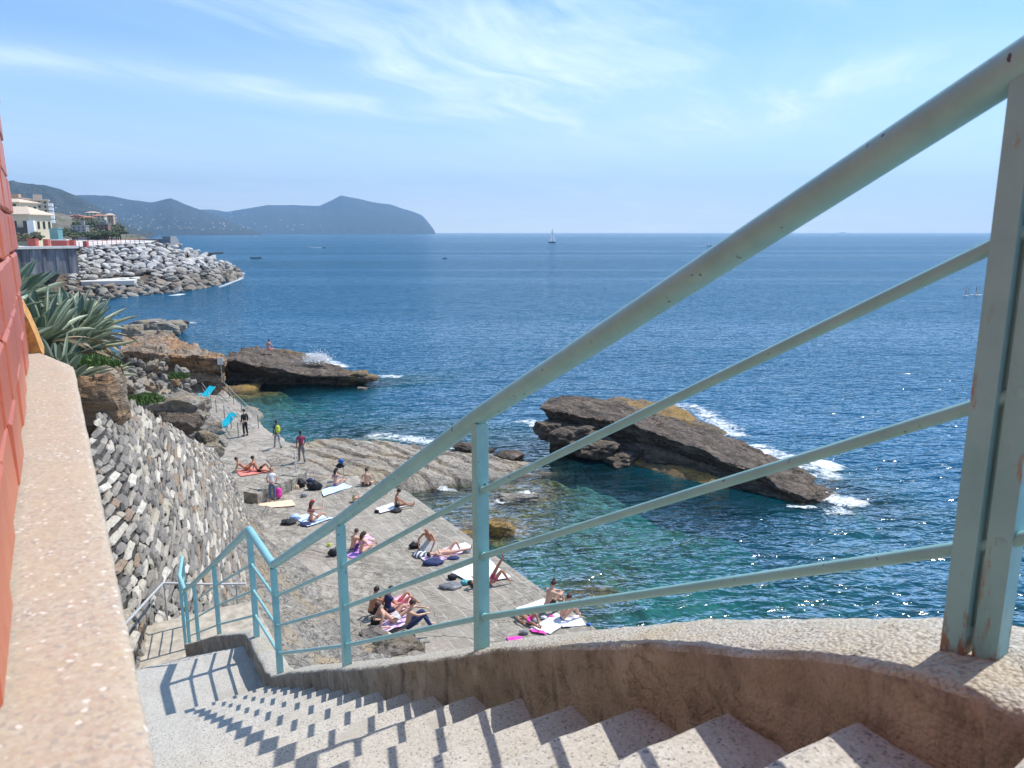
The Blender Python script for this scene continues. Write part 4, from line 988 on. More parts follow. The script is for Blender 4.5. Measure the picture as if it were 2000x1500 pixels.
# ------------------------------------------------------------------ agaves and grass
def agave(P, L, seed, rz):
    r = random.Random(seed); mb = MB(); n = 46
    for k in range(n):
        a = k * 2.39996 + r.uniform(-.2, .2); el = R(82) * (1 - (k / n) ** .8) + R(-2) + r.uniform(-.1, .1); ln = L * r.uniform(.75, 1.1); w0 = .085 * L * r.uniform(.9, 1.2)
        dead = k > n * .80
        cur = r.uniform(-.9, .5) if not dead else -1.6; d = Vector((cos(a), sin(a), 0)); sd = Vector((-sin(a), cos(a), 0)); p = d * .06 * L + Vector((0, 0, .05)); rows = []; ns_ = 9; e = el
        tw = r.uniform(-.3, .3)
        for i in range(ns_):
            t_ = i / (ns_ - 1); wd = w0 * (0.75 + 1.0 * t_ - .2 * t_ * t_) * (1 - t_ ** 3.5) ** .8 + .003
            if dead: wd *= .6
            up = Vector((0, 0, 1)) * cos(e) - d * sin(e); sdt = (sd * cos(tw * t_) + up * sin(tw * t_))
            rows.append([p - sdt * wd + up * wd * .45, p - sdt * wd * .72 + up * wd * .2, p - up * .01, p + sdt * wd * .72 + up * wd * .2, p + sdt * wd + up * wd * .45])
            e += cur / ns_ * (t_ * 1.6); p = p + (d * cos(e) + Vector((0, 0, 1)) * sin(e)) * ln / (ns_ - 1)
        base = r.choice([.1, .3, .3, .5]) if not dead else .95
        for i in range(ns_ - 1):
            for j in range(4):
                q = (rows[i][j], rows[i + 1][j], rows[i + 1][j + 1], rows[i][j + 1])
                mb.add(q, [(0, 1, 2, 3)], 0, (base if 0 < j < 3 or dead else r.choice([.65, .85])), True)
    return mb
ag = [agave(None, 1.0, 100 + i, 0).mesh('agave_rosette', M['agave']) for i in range(4)]
aps = [(-11.3, 18.2, 1.25), (-12.2, 20.3, 1.35), (-13.9, 24.6, 1.1), (-12.9, 22.2, 1.45), (-13.4, 19.0, 1.5), (-14.2, 23.5, 1.5), (-13.2, 22.6, 1.1), (-14.4, 21.0, 1.5), (-12.2, 17.2, 1.4), (-14.4, 24.4, 1.2), (-15.3, 25.2, 1.5), (-15.0, 25.6, 1.1), (-12.6, 21.2, 1.4), (-12.9, 17.6, 1.6), (-13.4, 15.8, 1.6), (-12.0, 19.0, 1.3), (-15.5, 23.0, 1.6), (-13.6, 17.2, 1.5), (-16.5, 24.8, 1.6), (-15.4, 26.0, 1.1)]
for i, (x, y, sc_) in enumerate(aps):
    o = bpy.data.objects.new('agave', ag[i % 4]); COL.objects.link(o); o.location = (x, y, groundz(x, y) - .02); o.scale = (sc_ * 1.12,) * 3
    o.rotation_euler = (random.uniform(-.25, .25) + .12, random.uniform(-.1, .35), random.uniform(0, 6)); tag(o, 'grey-green agave with pale leaf margins in the thicket, plant %s' % ['closest to the ledge', 'in the middle row'][i % 2] if False else 'grey-green agave with pale leaf margins in the thicket above the rocks', 'agave', 'agaves crowding the top of the slope')
def tuft(P, rad, n, h, mt, seed=0):
    r = random.Random(seed); mb = MB()
    for _ in range(n):
        a = r.uniform(0, 6.28); q = rad * sqrt(r.random()); b = Vector((cos(a) * q, sin(a) * q * .8, 0)); hh = h * r.uniform(.5, 1) * (1 - .4 * (q / rad) ** 2); l = Vector((r.gauss(0, .25), r.gauss(0, .25), 1)).normalized() * hh
        sd = Vector((cos(a * 7), sin(a * 7), 0)) * .012
        mb.add([b - sd, b + sd, b + l * .6 + sd * .6, b + l + Vector((r.gauss(0, .04), r.gauss(0, .04), -.03))], [(0, 1, 2), (0, 2, 3)], 0, r.random())
    return mb
for i, (u, v, y, rad, h) in enumerate(((170, 712, 18.6, .55, .35), (276, 785, 26, .8, .35), (285, 778, 28, .5, .3), (205, 655 + 60, 20.5, .4, .3), (172, 772, 17.8, .22, .2), (398, 872, 33.6, .5, .18), (345, 738, 36, .6, .4))):
    P = ony(u, v, y); tag(tuft(P, rad, 900, h, None, i).build('grass_tuft', M['grass'], loc=P), None, None, kind='stuff')
mb = MB(); r = random.Random(9)   # dry stalks under the agaves
for _ in range(900):
    x = r.uniform(-13.5, -10.4); y = r.uniform(16.5, 24); z = groundz(x, y); b = Vector((x, y, z)); l = Vector((r.uniform(-.2, .7), r.uniform(-.9, .1), r.uniform(-.3, .7))) * r.uniform(.2, .6); sd = Vector((.012, .01, 0))
    mb.add([b - sd, b + sd, b + l], [(0, 1, 2)], 0, r.random())
tag(mb.build('dry_undergrowth', foliage('dry_stalks', (.06, .045, .03), (.38, .31, .21))), kind='stuff')

# ------------------------------------------------------------------ breakwater of boulders
vb_ = [(100, 606), (200, 590), (245, 582), (300, 576), (345, 573), (405, 562), (440, 552), (468, 540)]
vt_ = [(100, 484), (150, 482), (200, 478), (290, 474), (345, 478), (400, 494), (440, 512), (462, 522), (469, 536)]
wm_ = [(100, 62), (200, 60), (290, 52), (345, 45), (400, 30), (440, 18), (468, 4)]
def mnd(u, t):
    b = onz(u, interp(u, vb_), SEA); ytop = b.y + interp(u, wm_)
    v = interp(u, vb_) + (interp(u, vt_) - interp(u, vb_)) * t
    y = b.y + (ytop - b.y) * t ** .85
    return ony(u, v, y)
mb = MB()
def mg(i, j):
    u = 95 + (470 - 95) * i / 60; t_ = j / 24
    P = mnd(u, min(1, t_ * 1.25)) if t_ <= .8 else mnd(u, 1) + Vector((.0, (t_ - .8) * 60, -(t_ - .8) * 5 * 14))
    P.z -= .9; return P
mb.grid(mg, 61, 25); tag(mb.build('breakwater_mound', M['slab']), kind='structure')
rb = random.Random(21); bl = []
for row in range(25):
    t_ = (row + .5) / 25; u = 140
    P = mnd(300, t_)
    while u < 469:
        P = mnd(u, t_); wpx = rb.uniform(9, 21) * (1.1 - .30 * t_) * (1.0 if u < 400 else .85)
        inslab = (150 < u < 290 and .30 < t_ < .44)
        if not inslab: bl.append((wpx, u + rb.uniform(-2, 2), min(1, t_ + rb.uniform(-.012, .012))))
        u += wpx * 1.30
bl = bl[:]
print('boulders', len(bl))
if len(bl) > 300: 
    bl.sort(key=lambda q: -q[0]); 
small = bl[300:]; bl = bl[:300]
def put_boulder(o, wpx, u, t_):
    P = mnd(u, t_); d = P.y; h = wpx / F * d / 2; o.location = P + Vector((0, 0, -.1 * h)); k = rb.uniform(.45, .8)
    o.scale = (h * 1.25, h * 1.3, h * k); o.rotation_euler = (rb.uniform(-.35, .35) + .25, rb.uniform(-.3, .3) + (.3 if u > 380 else 0), rb.uniform(0, 6.3))
for q in bl:
    o = bpy.data.objects.new('boulder', rock_me(rb.randint(200, 211), M['boulder'], 8, 2, .03)); COL.objects.link(o); put_boulder(o, *q)
    tag(o, 'angular boulder piled on the breakwater', 'boulder', 'boulders of the breakwater')
mb = MB()
for q in small:
    vs, fs = poly_rock(rb.randint(200, 211), 1, 8, 1, .03); P = mnd(q[1], q[2]); h = q[0] / F * P.y / 2; rm = Matrix.Rotation(rb.uniform(0, 6), 3, 'Z') @ Matrix.Rotation(rb.uniform(-.4, .4), 3, 'X')
    mb.add([rm @ Vector((v_[0] * h * 1.25, v_[1] * h * 1.25, v_[2] * h * .6)) + P for v_ in vs], fs)
if small: tag(mb.build('small_boulders', M['boulder']), kind='stuff')
mb = MB(); zq = mnd(220, .34).z + .35
q0 = [onz(u, v, zq) for u, v in ((158, 550), (262, 548), (288, 532), (150, 534))]
mb.add([p for p in q0] + [p - Vector((0, 0, 1.0)) for p in q0], [(0, 1, 2, 3), (0, 4, 5, 1), (1, 5, 6, 2), (2, 6, 7, 3), (3, 7, 4, 0)])
tag(mb.build('quay_slab', M['palewall']), 'pale concrete landing slab set into the boulders', 'quay')
for q in ((425, 494, 290, 26, 3, 91), (410, 497, 285, 12, 6, 92)): brock(q[0], q[1], q[2], q[3], q[4], M['slab'], 'low dark reef rock off the tip of the breakwater', q[5], .6, group='reef rocks off the breakwater')

# ------------------------------------------------------------------ concrete sea wall, promenade, village
W0 = ony(20, 486, 92); W1 = ony(146, 484, 98); root = empty('sea_wall', W0, 'grey streaked concrete sea wall with pilasters behind the agaves', 'wall')
dv = (W1 - W0); dv.z = 0; Lw = dv.length; rw = Matrix.Rotation(math.atan2(dv.y, dv.x), 3, 'Z')
m, t = mat('streaked_concrete'); co = geo_pos(t); n = t.noise(t.mapping(co, scale=(1.2, 1.2, .12)), 1.2, 5, .65)
t.put(t.b, 'Base Color', t.ramp(n, [(.35, (.07, .07, .08)), (.55, (.19, .19, .21)), (.7, (.33, .33, .35))])); t.b.inputs['Roughness'].default_value = .9; M['streak'] = m
mb = MB(); mb.box(dv / 2 + Vector((0, 0, -1.6)), (Lw, .8, 3.2), rw)
for k in range(5): mb.box(dv * (k + .5) / 5 + Vector((0, -.25, -1.7)), (.35, .75, 3.0), rw)
mb.build('face', M['streak'], root); mb = MB(); mb.box(dv / 2 + Vector((0, 0, .1)), (Lw + .3, 1.5, .3), rw); mb.build('cap', M['palewall'], root)
mb = MB(); pp = [W0, W1, mnd(150, 1), mnd(200, 1), mnd(290, 1), ony(305, 470, 290), ony(-50, 470, 290), ony(-50, 486, 92)]; zt = W0.z + .1
pp = [Vector((p.x, p.y, min(p.z, zt))) for p in pp]; pp[6].z = pp[7].z = zt
mb.add(pp, [(0, 1, 2, 7), (2, 3, 6, 7), (3, 4, 5, 6)]); tag(mb.build('promenade', M['palewall']), kind='structure')
sk_l = [(-260, 420), (10, 432), (60, 436), (100, 430), (135, 424), (165, 430), (200, 438), (225, 446), (260, 458), (300, 462), (322, 465)]
us = np.linspace(-260, 325, 110); mb = MB()
def land(i, j):
    u = us[i]; tt = j / 20; y0 = interp(u, [(-260, 150), (100, 150), (200, 190), (325, 300)]); y1 = interp(u, [(-260, 420), (200, 470), (325, 330)]); vt = interp(u, sk_l)
    top = -(14.2) + max(0, 14.2 + (454 - vt) / F * y1 + .0)
    ztop = (454 - vt) / F * y1; z = SEA - 1 + (ztop - SEA + 1) * smooth(0, .85, tt) ** .8 if tt <= .85 else ztop - (tt - .85) * 60
    y = y0 + (y1 - y0) * tt; x = (u - 1000) / F / cos(PITCH) * y * .985
    return (x, y, z + 2.2 * noise.fractal(Vector((x * .03, y * .03, 0)), .8, 2, 5) * smooth(0, .2, tt))
mb.grid(land, 110, 21)
tag(mb.build('headland_ground', rock_mat('headland_rock_ground', (.30, .26, .20), (.17, .15, .11), (.07, .06, .05), (.10, .11, .05), .12, seaband=False, bd=1.0)), kind='structure')
mb = MB(); q = ony(300, 470, 330); mb.box(q + Vector((2, 0, -1)), (14, 8, 3.5)); mb.box(q + Vector((7, 0, .6)), (3.5, 6, 2.6)); tag(mb.build('pier_block', M['grey']), 'dark block pier at the end of the far rocks', 'pier')
# buildings
def building(u, v, y, wpx, hpx, wall, roof, label, hip=True, rows=2, cols=4, rz=.3, group=None, dep=.8, name='house', winmat='darkwin', rh=.3):
    """u,v = pixel of the base centre"""
    P = ony(u, v, y); W = wpx / F * y; H = hpx / F * y; Dp = W * dep
    root = empty(name, P, label, 'house' if name == 'house' else 'building', group, rz)
    mb = MB(); mb.box((0, 0, H / 2 - 1.5), (W, Dp, H + 3)); mb.build('wall', M[wall], root)
    mb = MB(); ov = W * .06 + .1; hw, hd = W / 2 + ov, Dp / 2 + ov; rhh = H * rh
    if hip: mb.add([(-hw, -hd, H), (hw, -hd, H), (hw, hd, H), (-hw, hd, H), (-hw * .35, 0, H + rhh), (hw * .35, 0, H + rhh), (-hw, -hd, H - .15), (hw, -hd, H - .15), (hw, hd, H - .15), (-hw, hd, H - .15)], [(0, 1, 5, 4), (1, 2, 5), (2, 3, 4, 5), (3, 0, 4), (6, 7, 1, 0), (7, 8, 2, 1), (8, 9, 3, 2), (9, 6, 0, 3), (9, 8, 7, 6)])
    else: mb.box((0, 0, H + .15), (W + ov, Dp + ov, .35)); mb.box((W * .2, 0, H + 1), (W * .25, Dp * .3, 1.6))
    mb.build('roof', M[roof], root)
    if cols and wpx > 9:
        for a in range(rows):
            for b in range(cols):
                x = -W / 2 + W * (b + .5) / cols; z = H * (a + .5) / rows
                mb = MB(); mb.box((x, -Dp / 2 - .02, z), (W / cols * .36, .08, H / rows * .5)); mb.build('window', M[winmat], root)
                if a == 0 or wpx < 40: continue
        if wpx > 30:
            for b in range(cols):
                mb = MB(); mb.box((W / 2 + .02, -Dp / 2 + Dp * (b + .5) / cols, H * .6), (.08, Dp / cols * .4, H * .28)); mb.build('window', M[winmat], root)
    return root
vr = building(46, 471, 150, 78, 24 + 26, 'cream', 'roof', 'cream villa with hipped tiled roof standing above the sea wall', rows=1, cols=4, rz=-.05, rh=.30)
mb = MB(); Wv = 78 / F * 150
mb.box((0, -Wv * .42, 50 / F * 150 * .26), (Wv * 1.02, .6, 50 / F * 150 * .50)); mb.build('dark_ground_floor', M['darkwin'], vr)
mb = MB(); mb.box((Wv * .56, -Wv * .45, 1.8), (1.3, .5, 4.2)); mb.build('white_pier', M['white'], vr)
building(30, 425, 175, 60, 28, 'cream', 'roof', 'second cream house with pale roof behind the villa', rows=2, cols=3, rz=-.1, rh=.25)
ap = building(66, 440, 235, 56, 46, 'stucco', 'roof', 'six-storey grey-beige apartment block with white balconies left of the trees', hip=False, rows=6, cols=6, rz=.5, name='apartment_building', dep=.55)
for k in range(5):
    Wv = 56 / F * 235; Hv = 46 / F * 235
    mb = MB(); mb.box((Wv / 2 + .6, 0, Hv * (k + 1) / 6), (1.2, Wv * .5, .9)); mb.build('balcony', M['white'], ap)
building(25, 420, 300, 50, 30, 'palewall', 'peach', 'grey block on the skyline behind the villa roofs', hip=False, rows=4, cols=4, rz=.2, name='apartment_building')
mb = MB(); P = ony(112, 475, 148); mb.box((0, 0, 1.3), (1.6, 1.6, 2.8)); mb.box((0, 0, 2.8), (1.8, 1.8, .2)); tag(mb.build('glass_kiosk', M['greenglass'], loc=P), 'pale green glazed kiosk right of the villa', 'kiosk')
for (u, v, y, w_, h_, wl, rf, lb) in ((150, 429, 470, 26, 7, 'cream', 'terracotta', 'low pale house with red roof over the trees, left'), (172, 433, 470, 22, 8, 'peach', 'terracotta', 'peach house beside the red-roofed pale one'),
                                  (196, 431, 480, 20, 9, 'cream', 'terracotta', 'cream house in the hillside row'), (216, 433, 490, 14, 12, 'peach', 'roof', 'last peach tower house of the row'),
                                  (203, 450, 300, 20, 11, 'brownwall', 'grey', 'brown flat-roofed house among the trees'), (158, 452, 280, 24, 10, 'grey', 'grey', 'grey shed below the dark trees'), (182, 424, 520, 20, 8, 'cream', 'roof', 'small cream house on the crest')):
    building(u, v, y, w_, h_, wl, rf, lb, hip=rf != 'grey', rows=2, cols=3, rz=.2)
# promenade barriers
for i, (u, w_) in enumerate(((65, 16), (92, 9), (118, 30), (141, 12), (168, 7))):
    P = ony(u, 480 if u < 150 else 482, 97 + i * 6); W = w_ / F * P.y; root = empty('barrier', P, ['dark red planter box on the sea wall, leftmost', 'small white and red bollard box beside the planter', 'long red and white traffic barrier on the promenade', 'red crate at the end of the long barrier', 'red cabinet at the start of the fence'][i], 'barrier')
    mb = MB(); mb.box((0, 0, .35), (W, .6, .8)); mb.build('body', M['redfence'], root); mb = MB(); mb.box((0, 0, .82), (W * 1.04, .7, .12)); mb.build('top', M['redfence'] if i != 2 else M['white'], root)
root = empty('promenade_fence', ony(180, 480, 125), 'thin reddish fence along the top of the breakwater', 'fence')
for k in range(16):
    u = 150 + k * 9; P = mnd(u, 1) + Vector((0, -1, .3)); mb = MB(); mb.box(P + Vector((0, 0, .2)) - root.location, (.12, .12, 1.5)); mb.build('post', M['redfence'], root)
for q in (.25, .9):
    mb = MB(); mb.tube([mnd(150 + k * 9, 1) + Vector((0, -1, q + .2)) - root.location for k in range(16)], .05, 5); mb.build('rail', M['salmon'], root)
# trees
def crown(rad, seed, n=900, fl=.7):
    r = random.Random(seed); mb = MB(); cl_ = [(Vector((r.gauss(0, .5), r.gauss(0, .5), r.gauss(0, .3) * fl)), r.uniform(.25, .5)) for _ in range(12)]
    for _ in range(n):
        c_, q = r.choice(cl_); d = Vector((r.gauss(0, 1), r.gauss(0, 1), r.gauss(0, 1))).normalized(); p = (c_ + d * q * r.uniform(.6, 1)); p.z = p.z * fl + .75
        s_ = r.uniform(.05, .12); a = Vector((r.gauss(0, 1), r.gauss(0, 1), r.gauss(0, 1))).normalized() * s_; b = d.cross(a).normalized() * s_
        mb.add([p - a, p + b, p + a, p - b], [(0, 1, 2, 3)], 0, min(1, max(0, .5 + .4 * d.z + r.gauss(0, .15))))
    return mb
tm = {(k, mt): crown(1, 300 + k).mesh('tree_crown', M[mt]) for k in range(3) for mt in ('leaf', 'leaf_olive', 'leaf_red')}
trk = MB(); trk.tube([(0, 0, -.6), (.03, 0, .3), (-.02, .02, .8)], [.09, .06, .03], 7); trk.tube([(.02, 0, .3), (.25, .1, .7)], [.04, .02], 6); trk.tube([(.02, 0, .35), (-.25, -.1, .75)], [.04, .02], 6); trk = trk.mesh('tree_trunk', M['bark'])
rt_ = random.Random(31)
for i in range(110):
    u = rt_.uniform(92, 235); y = rt_.uniform(230, 420); v = rt_.uniform(interp(u, [(92, 430), (130, 424), (235, 446)]), interp(u, [(92, 462), (150, 462), (235, 456)])); k = (v - 425) / 40; y = 430 - 190 * max(0, min(1, k))
    mt = rt_.choice(['leaf', 'leaf', 'leaf', 'leaf_olive', 'leaf_olive']) if not (115 < u < 140 and v < 432) else 'leaf_red'
    if v > 448: mt = rt_.choice(['leaf_olive', 'leaf'])
    P = ony(u, v + 4, y); s_ = rt_.uniform(9, 16) / F * y
    rt0 = empty('tree', P, {'leaf': 'dark green bushy tree on the slope between the villa and the point', 'leaf_olive': 'olive-brown scrubby tree on the slope between the villa and the point', 'leaf_red': 'reddish-leaved tree at the top of the wooded slope'}[mt], 'tree', {'leaf': 'dark green trees on the village slope', 'leaf_olive': 'olive scrub trees on the village slope', 'leaf_red': 'reddish trees on the village slope'}[mt], rt_.uniform(0, 6))
    for nm, me in (('crown', tm[(i % 3, mt)]), ('trunk', trk)):
        o = bpy.data.objects.new(nm, me); COL.objects.link(o); o.parent = rt0; o.location = (0, 0, -s_ * .35); o.scale = (s_, s_, s_ * .9)
P = ony(44, 472, 142); o = bpy.data.objects.new('bush', tm[(0, 'leaf_olive')]); COL.objects.link(o); o.location = P - Vector((0, 0, .6)); o.scale = (2.6, 2.2, 2.0); tag(o, 'rounded olive bush in front of the villa ground floor', 'bush')
# far white houses sprinkled over the hills
hm = MB(); hm.box((0, 0, .3), (1, .8, 1.2)); hm.add([(-.6, -.5, .9), (.6, -.5, .9), (.6, .5, .9), (-.6, .5, .9), (0, 0, 1.25)], [(0, 1, 4), (1, 2, 4), (2, 3, 4), (3, 0, 4)], 1)
hms = [hm.mesh('far_house', [M[a], M[b]]) for a, b in (('white', 'roof'), ('peach', 'terracotta'), ('palewall', 'roof'), ('cream', 'terracotta'))]
deps = bpy.context.evaluated_depsgraph_get
from mathutils.bvhtree import BVHTree
def bvh(name):
    me = bpy.data.objects[name].data; return BVHTree.FromPolygons([v.co[:] for v in me.vertices], [tuple(p.vertices) for p in me.polygons])
bvs = [bvh('coastal_hills'), bvh('mountain_ridge'), bvh('promontory')]
rh_ = random.Random(77); cnt = 0
for i in range(420):
    z_ = rh_.random()
    if z_ < .45: u = rh_.uniform(60, 300); v = rh_.triangular(392, 448, 440)
    elif z_ < .88: u = rh_.uniform(220, 480); v = 450 - abs(rh_.gauss(0, 13))
    else: u = rh_.uniform(430, 640); v = 450 - abs(rh_.gauss(0, 9))
    d = ray(u, v); hit = None
    for b in bvs:
        h = b.ray_cast(Vector((0, 0, 0)), d)
        if h[0] is not None and (hit is None or h[0].y < hit.y): hit = h[0]
    if hit is None or cnt >= 190: continue
    cnt += 1; s_ = rh_.uniform(1.2, 2.6) / F * hit.y
    k_ = rh_.choice([0, 0, 1, 2, 3]); o = bpy.data.objects.new('house', hms[k_]); COL.objects.link(o); o.location = hit; o.scale = (s_, s_, s_ * rh_.uniform(.6, 1.3)); o.rotation_euler = (0, 0, rh_.uniform(-.6, .6))
    tag(o, 'tiny far-off house on the wooded coastal hills', 'house', 'houses scattered over the coastal hills')

# ------------------------------------------------------------------ people
def skin_obj(name, chains, mt, parent, root=0, sub=1):
    """chains: list of [(x,y,z,r), ...]; equal points are shared"""
    vs, rs, es, idx = [], [], [], {}
    for ch in chains:
        prev = None
        for (x, y, z, r) in ch:
            key = (round(x, 4), round(y, 4), round(z, 4))
            if key not in idx: idx[key] = len(vs); vs.append((x, y, z)); rs.append(r)
            k = idx[key]
            if prev is not None and prev != k: es.append((prev, k))
            prev = k
    me = bpy.data.meshes.new(name); me.from_pydata(vs, es, []); me.materials.append(mt)
    o = bpy.data.objects.new(name, me); COL.objects.link(o)
    if parent: o.parent = parent
    md = o.modifiers.new('skin', 'SKIN'); md.use_smooth_shade = True; md.branch_smoothing = .4
    lay = me.skin_vertices[0].data if me.skin_vertices else None
    if lay is None:
        bm = bmesh.new(); bm.from_mesh(me); bm.verts.layers.skin.verify(); bm.to_mesh(me); bm.free(); lay = me.skin_vertices[0].data
    for i, r in enumerate(rs):
        rr = r if isinstance(r, tuple) else (r, r); lay[i].radius = rr; lay[i].use_root = (i == root)
    o.modifiers.new('sub', 'SUBSURF').levels = sub; o.modifiers['sub'].render_levels = sub
    return o
def lerp(a, b, t): return tuple(a[i] + (b[i] - a[i]) * t for i in range(3))
POSES = {
 'stand': dict(pel=(0, 0, .95), che=(0, -.01, 1.28), nek=(0, 0, 1.49), hed=(0, .03, 1.64), el=((-.25, -.02, 1.14), (.25, -.02, 1.14)), wr=((-.24, .08, .90), (.24, .08, .90)), kn=((-.11, .02, .50), (.12, .02, .50)), an=((-.13, -.03, .08), (.14, -.03, .08))),
 'walk': dict(pel=(0, 0, .93), che=(0, .02, 1.27), nek=(0, .04, 1.48), hed=(0, .08, 1.63), el=((-.24, -.10, 1.16), (.25, .08, 1.15)), wr=((-.23, .02, .93), (.22, .24, .98)), kn=((-.09, .22, .52), (.10, -.04, .48)), an=((-.09, .30, .09), (.10, -.36, .14))),
 'stoop': dict(pel=(0, -.05, .92), che=(0, .03, 1.24), nek=(0, .10, 1.44), hed=(0, .17, 1.58), el=((-.26, .06, 1.12), (.26, .06, 1.12)), wr=((-.20, .24, .98), (.20, .24, .98)), kn=((-.10, .02, .49), (.10, .02, .49)), an=((-.11, -.04, .08), (.11, -.04, .08))),
 'sit_knees': dict(pel=(0, 0, .13), che=(0, .06, .46), nek=(0, .15, .66), hed=(0, .24, .79), el=((-.25, .30, .48), (.25, .30, .48)), wr=((-.10, .54, .44), (.10, .54, .44)), kn=((-.15, .42, .50), (.15, .42, .50)), an=((-.13, .62, .08), (.13, .62, .08))),
 'sit_arms': dict(pel=(0, 0, .13), che=(0, .05, .46), nek=(0, .12, .67), hed=(0, .17, .82), el=((-.28, .28, .56), (.28, .28, .56)), wr=((-.20, .56, .53), (.16, .56, .53)), kn=((-.17, .46, .48), (.17, .46, .48)), an=((-.14, .66, .06), (.14, .70, .06))),
 'sit_cross': dict(pel=(0, 0, .12), che=(0, .04, .45), nek=(0, .09, .66), hed=(0, .16, .80), el=((-.25, .12, .38), (.25, .12, .38)), wr=((-.14, .34, .28), (.14, .34, .28)), kn=((-.34, .30, .14), (.34, .30, .14)), an=((.06, .38, .07), (-.06, .30, .08))),
 'sit_long': dict(pel=(0, 0, .12), che=(0, .04, .46), nek=(0, .10, .67), hed=(0, .17, .81), el=((-.26, .10, .38), (.26, .16, .40)), wr=((-.22, .36, .22), (.18, .40, .30)), kn=((-.12, .46, .12), (.16, .44, .20)), an=((-.12, .88, .07), (.12, .84, .07))),
 'sit_wave': dict(pel=(0, 0, .12), che=(0, .02, .46), nek=(0, .05, .67), hed=(0, .10, .82), el=((-.30, .12, .34), (.40, .28, .58)), wr=((-.30, .36, .16), (.30, .46, .80)), kn=((-.30, .34, .22), (.30, .42, .34)), an=((-.05, .48, .06), (.30, .66, .06))),
 'recline': dict(pel=(0, 0, .13), che=(0, -.27, .38), nek=(0, -.40, .54), hed=(0, -.44, .70), el=((-.27, -.52, .13), (.27, -.52, .13)), wr=((-.26, -.26, .06), (.26, -.26, .06)), kn=((-.12, .42, .46), (.14, .45, .40)), an=((-.12, .66, .07), (.14, .74, .07))),
 'prop': dict(pel=(0, 0, .13), che=(0, -.20, .42), nek=(0, -.27, .62), hed=(0, -.28, .78), el=((-.30, -.36, .34), (.30, -.34, .34)), wr=((-.32, -.44, .08), (.30, -.40, .08)), kn=((-.13, .40, .44), (.14, .46, .12)), an=((-.13, .62, .07), (.14, .88, .07))),
 'lie_knee': dict(pel=(0, 0, .12), che=(0, -.36, .14), nek=(0, -.58, .13), hed=(0, -.76, .15), el=((-.28, -.28, .10), (.30, -.26, .10)), wr=((-.30, 0, .08), (.30, .02, .08)), kn=((-.10, .36, .46), (.12, .46, .14)), an=((-.10, .52, .07), (.16, .90, .16))),
 'lie_up': dict(pel=(0, 0, .12), che=(0, -.36, .14), nek=(0, -.58, .15), hed=(0, -.74, .20), el=((-.30, -.46, .12), (.30, -.46, .12)), wr=((-.16, -.62, .30), (.16, -.62, .30)), kn=((-.10, .28, .56), (.12, .34, .50)), an=((.06, .42, .96), (.14, .58, .10))),
 'lie_flat': dict(pel=(0, 0, .12), che=(0, -.36, .14), nek=(0, -.58, .13), hed=(0, -.76, .14), el=((-.30, -.50, .10), (.30, -.50, .10)), wr=((-.16, -.74, .08), (.16, -.74, .08)), kn=((-.12, .44, .10), (.12, .44, .10)), an=((-.12, .86, .07), (.14, .86, .07))),
 'lean': dict(pel=(0, 0, .24), che=(0, .16, .54), nek=(0, .27, .72), hed=(0, .36, .85), el=((-.34, .36, .46), (.34, .34, .46)), wr=((-.28, .52, .22), (.26, .50, .22)), kn=((-.20, .38, .12), (.20, .38, .12)), an=((-.12, -.04, .07), (.12, -.04, .07))),
}
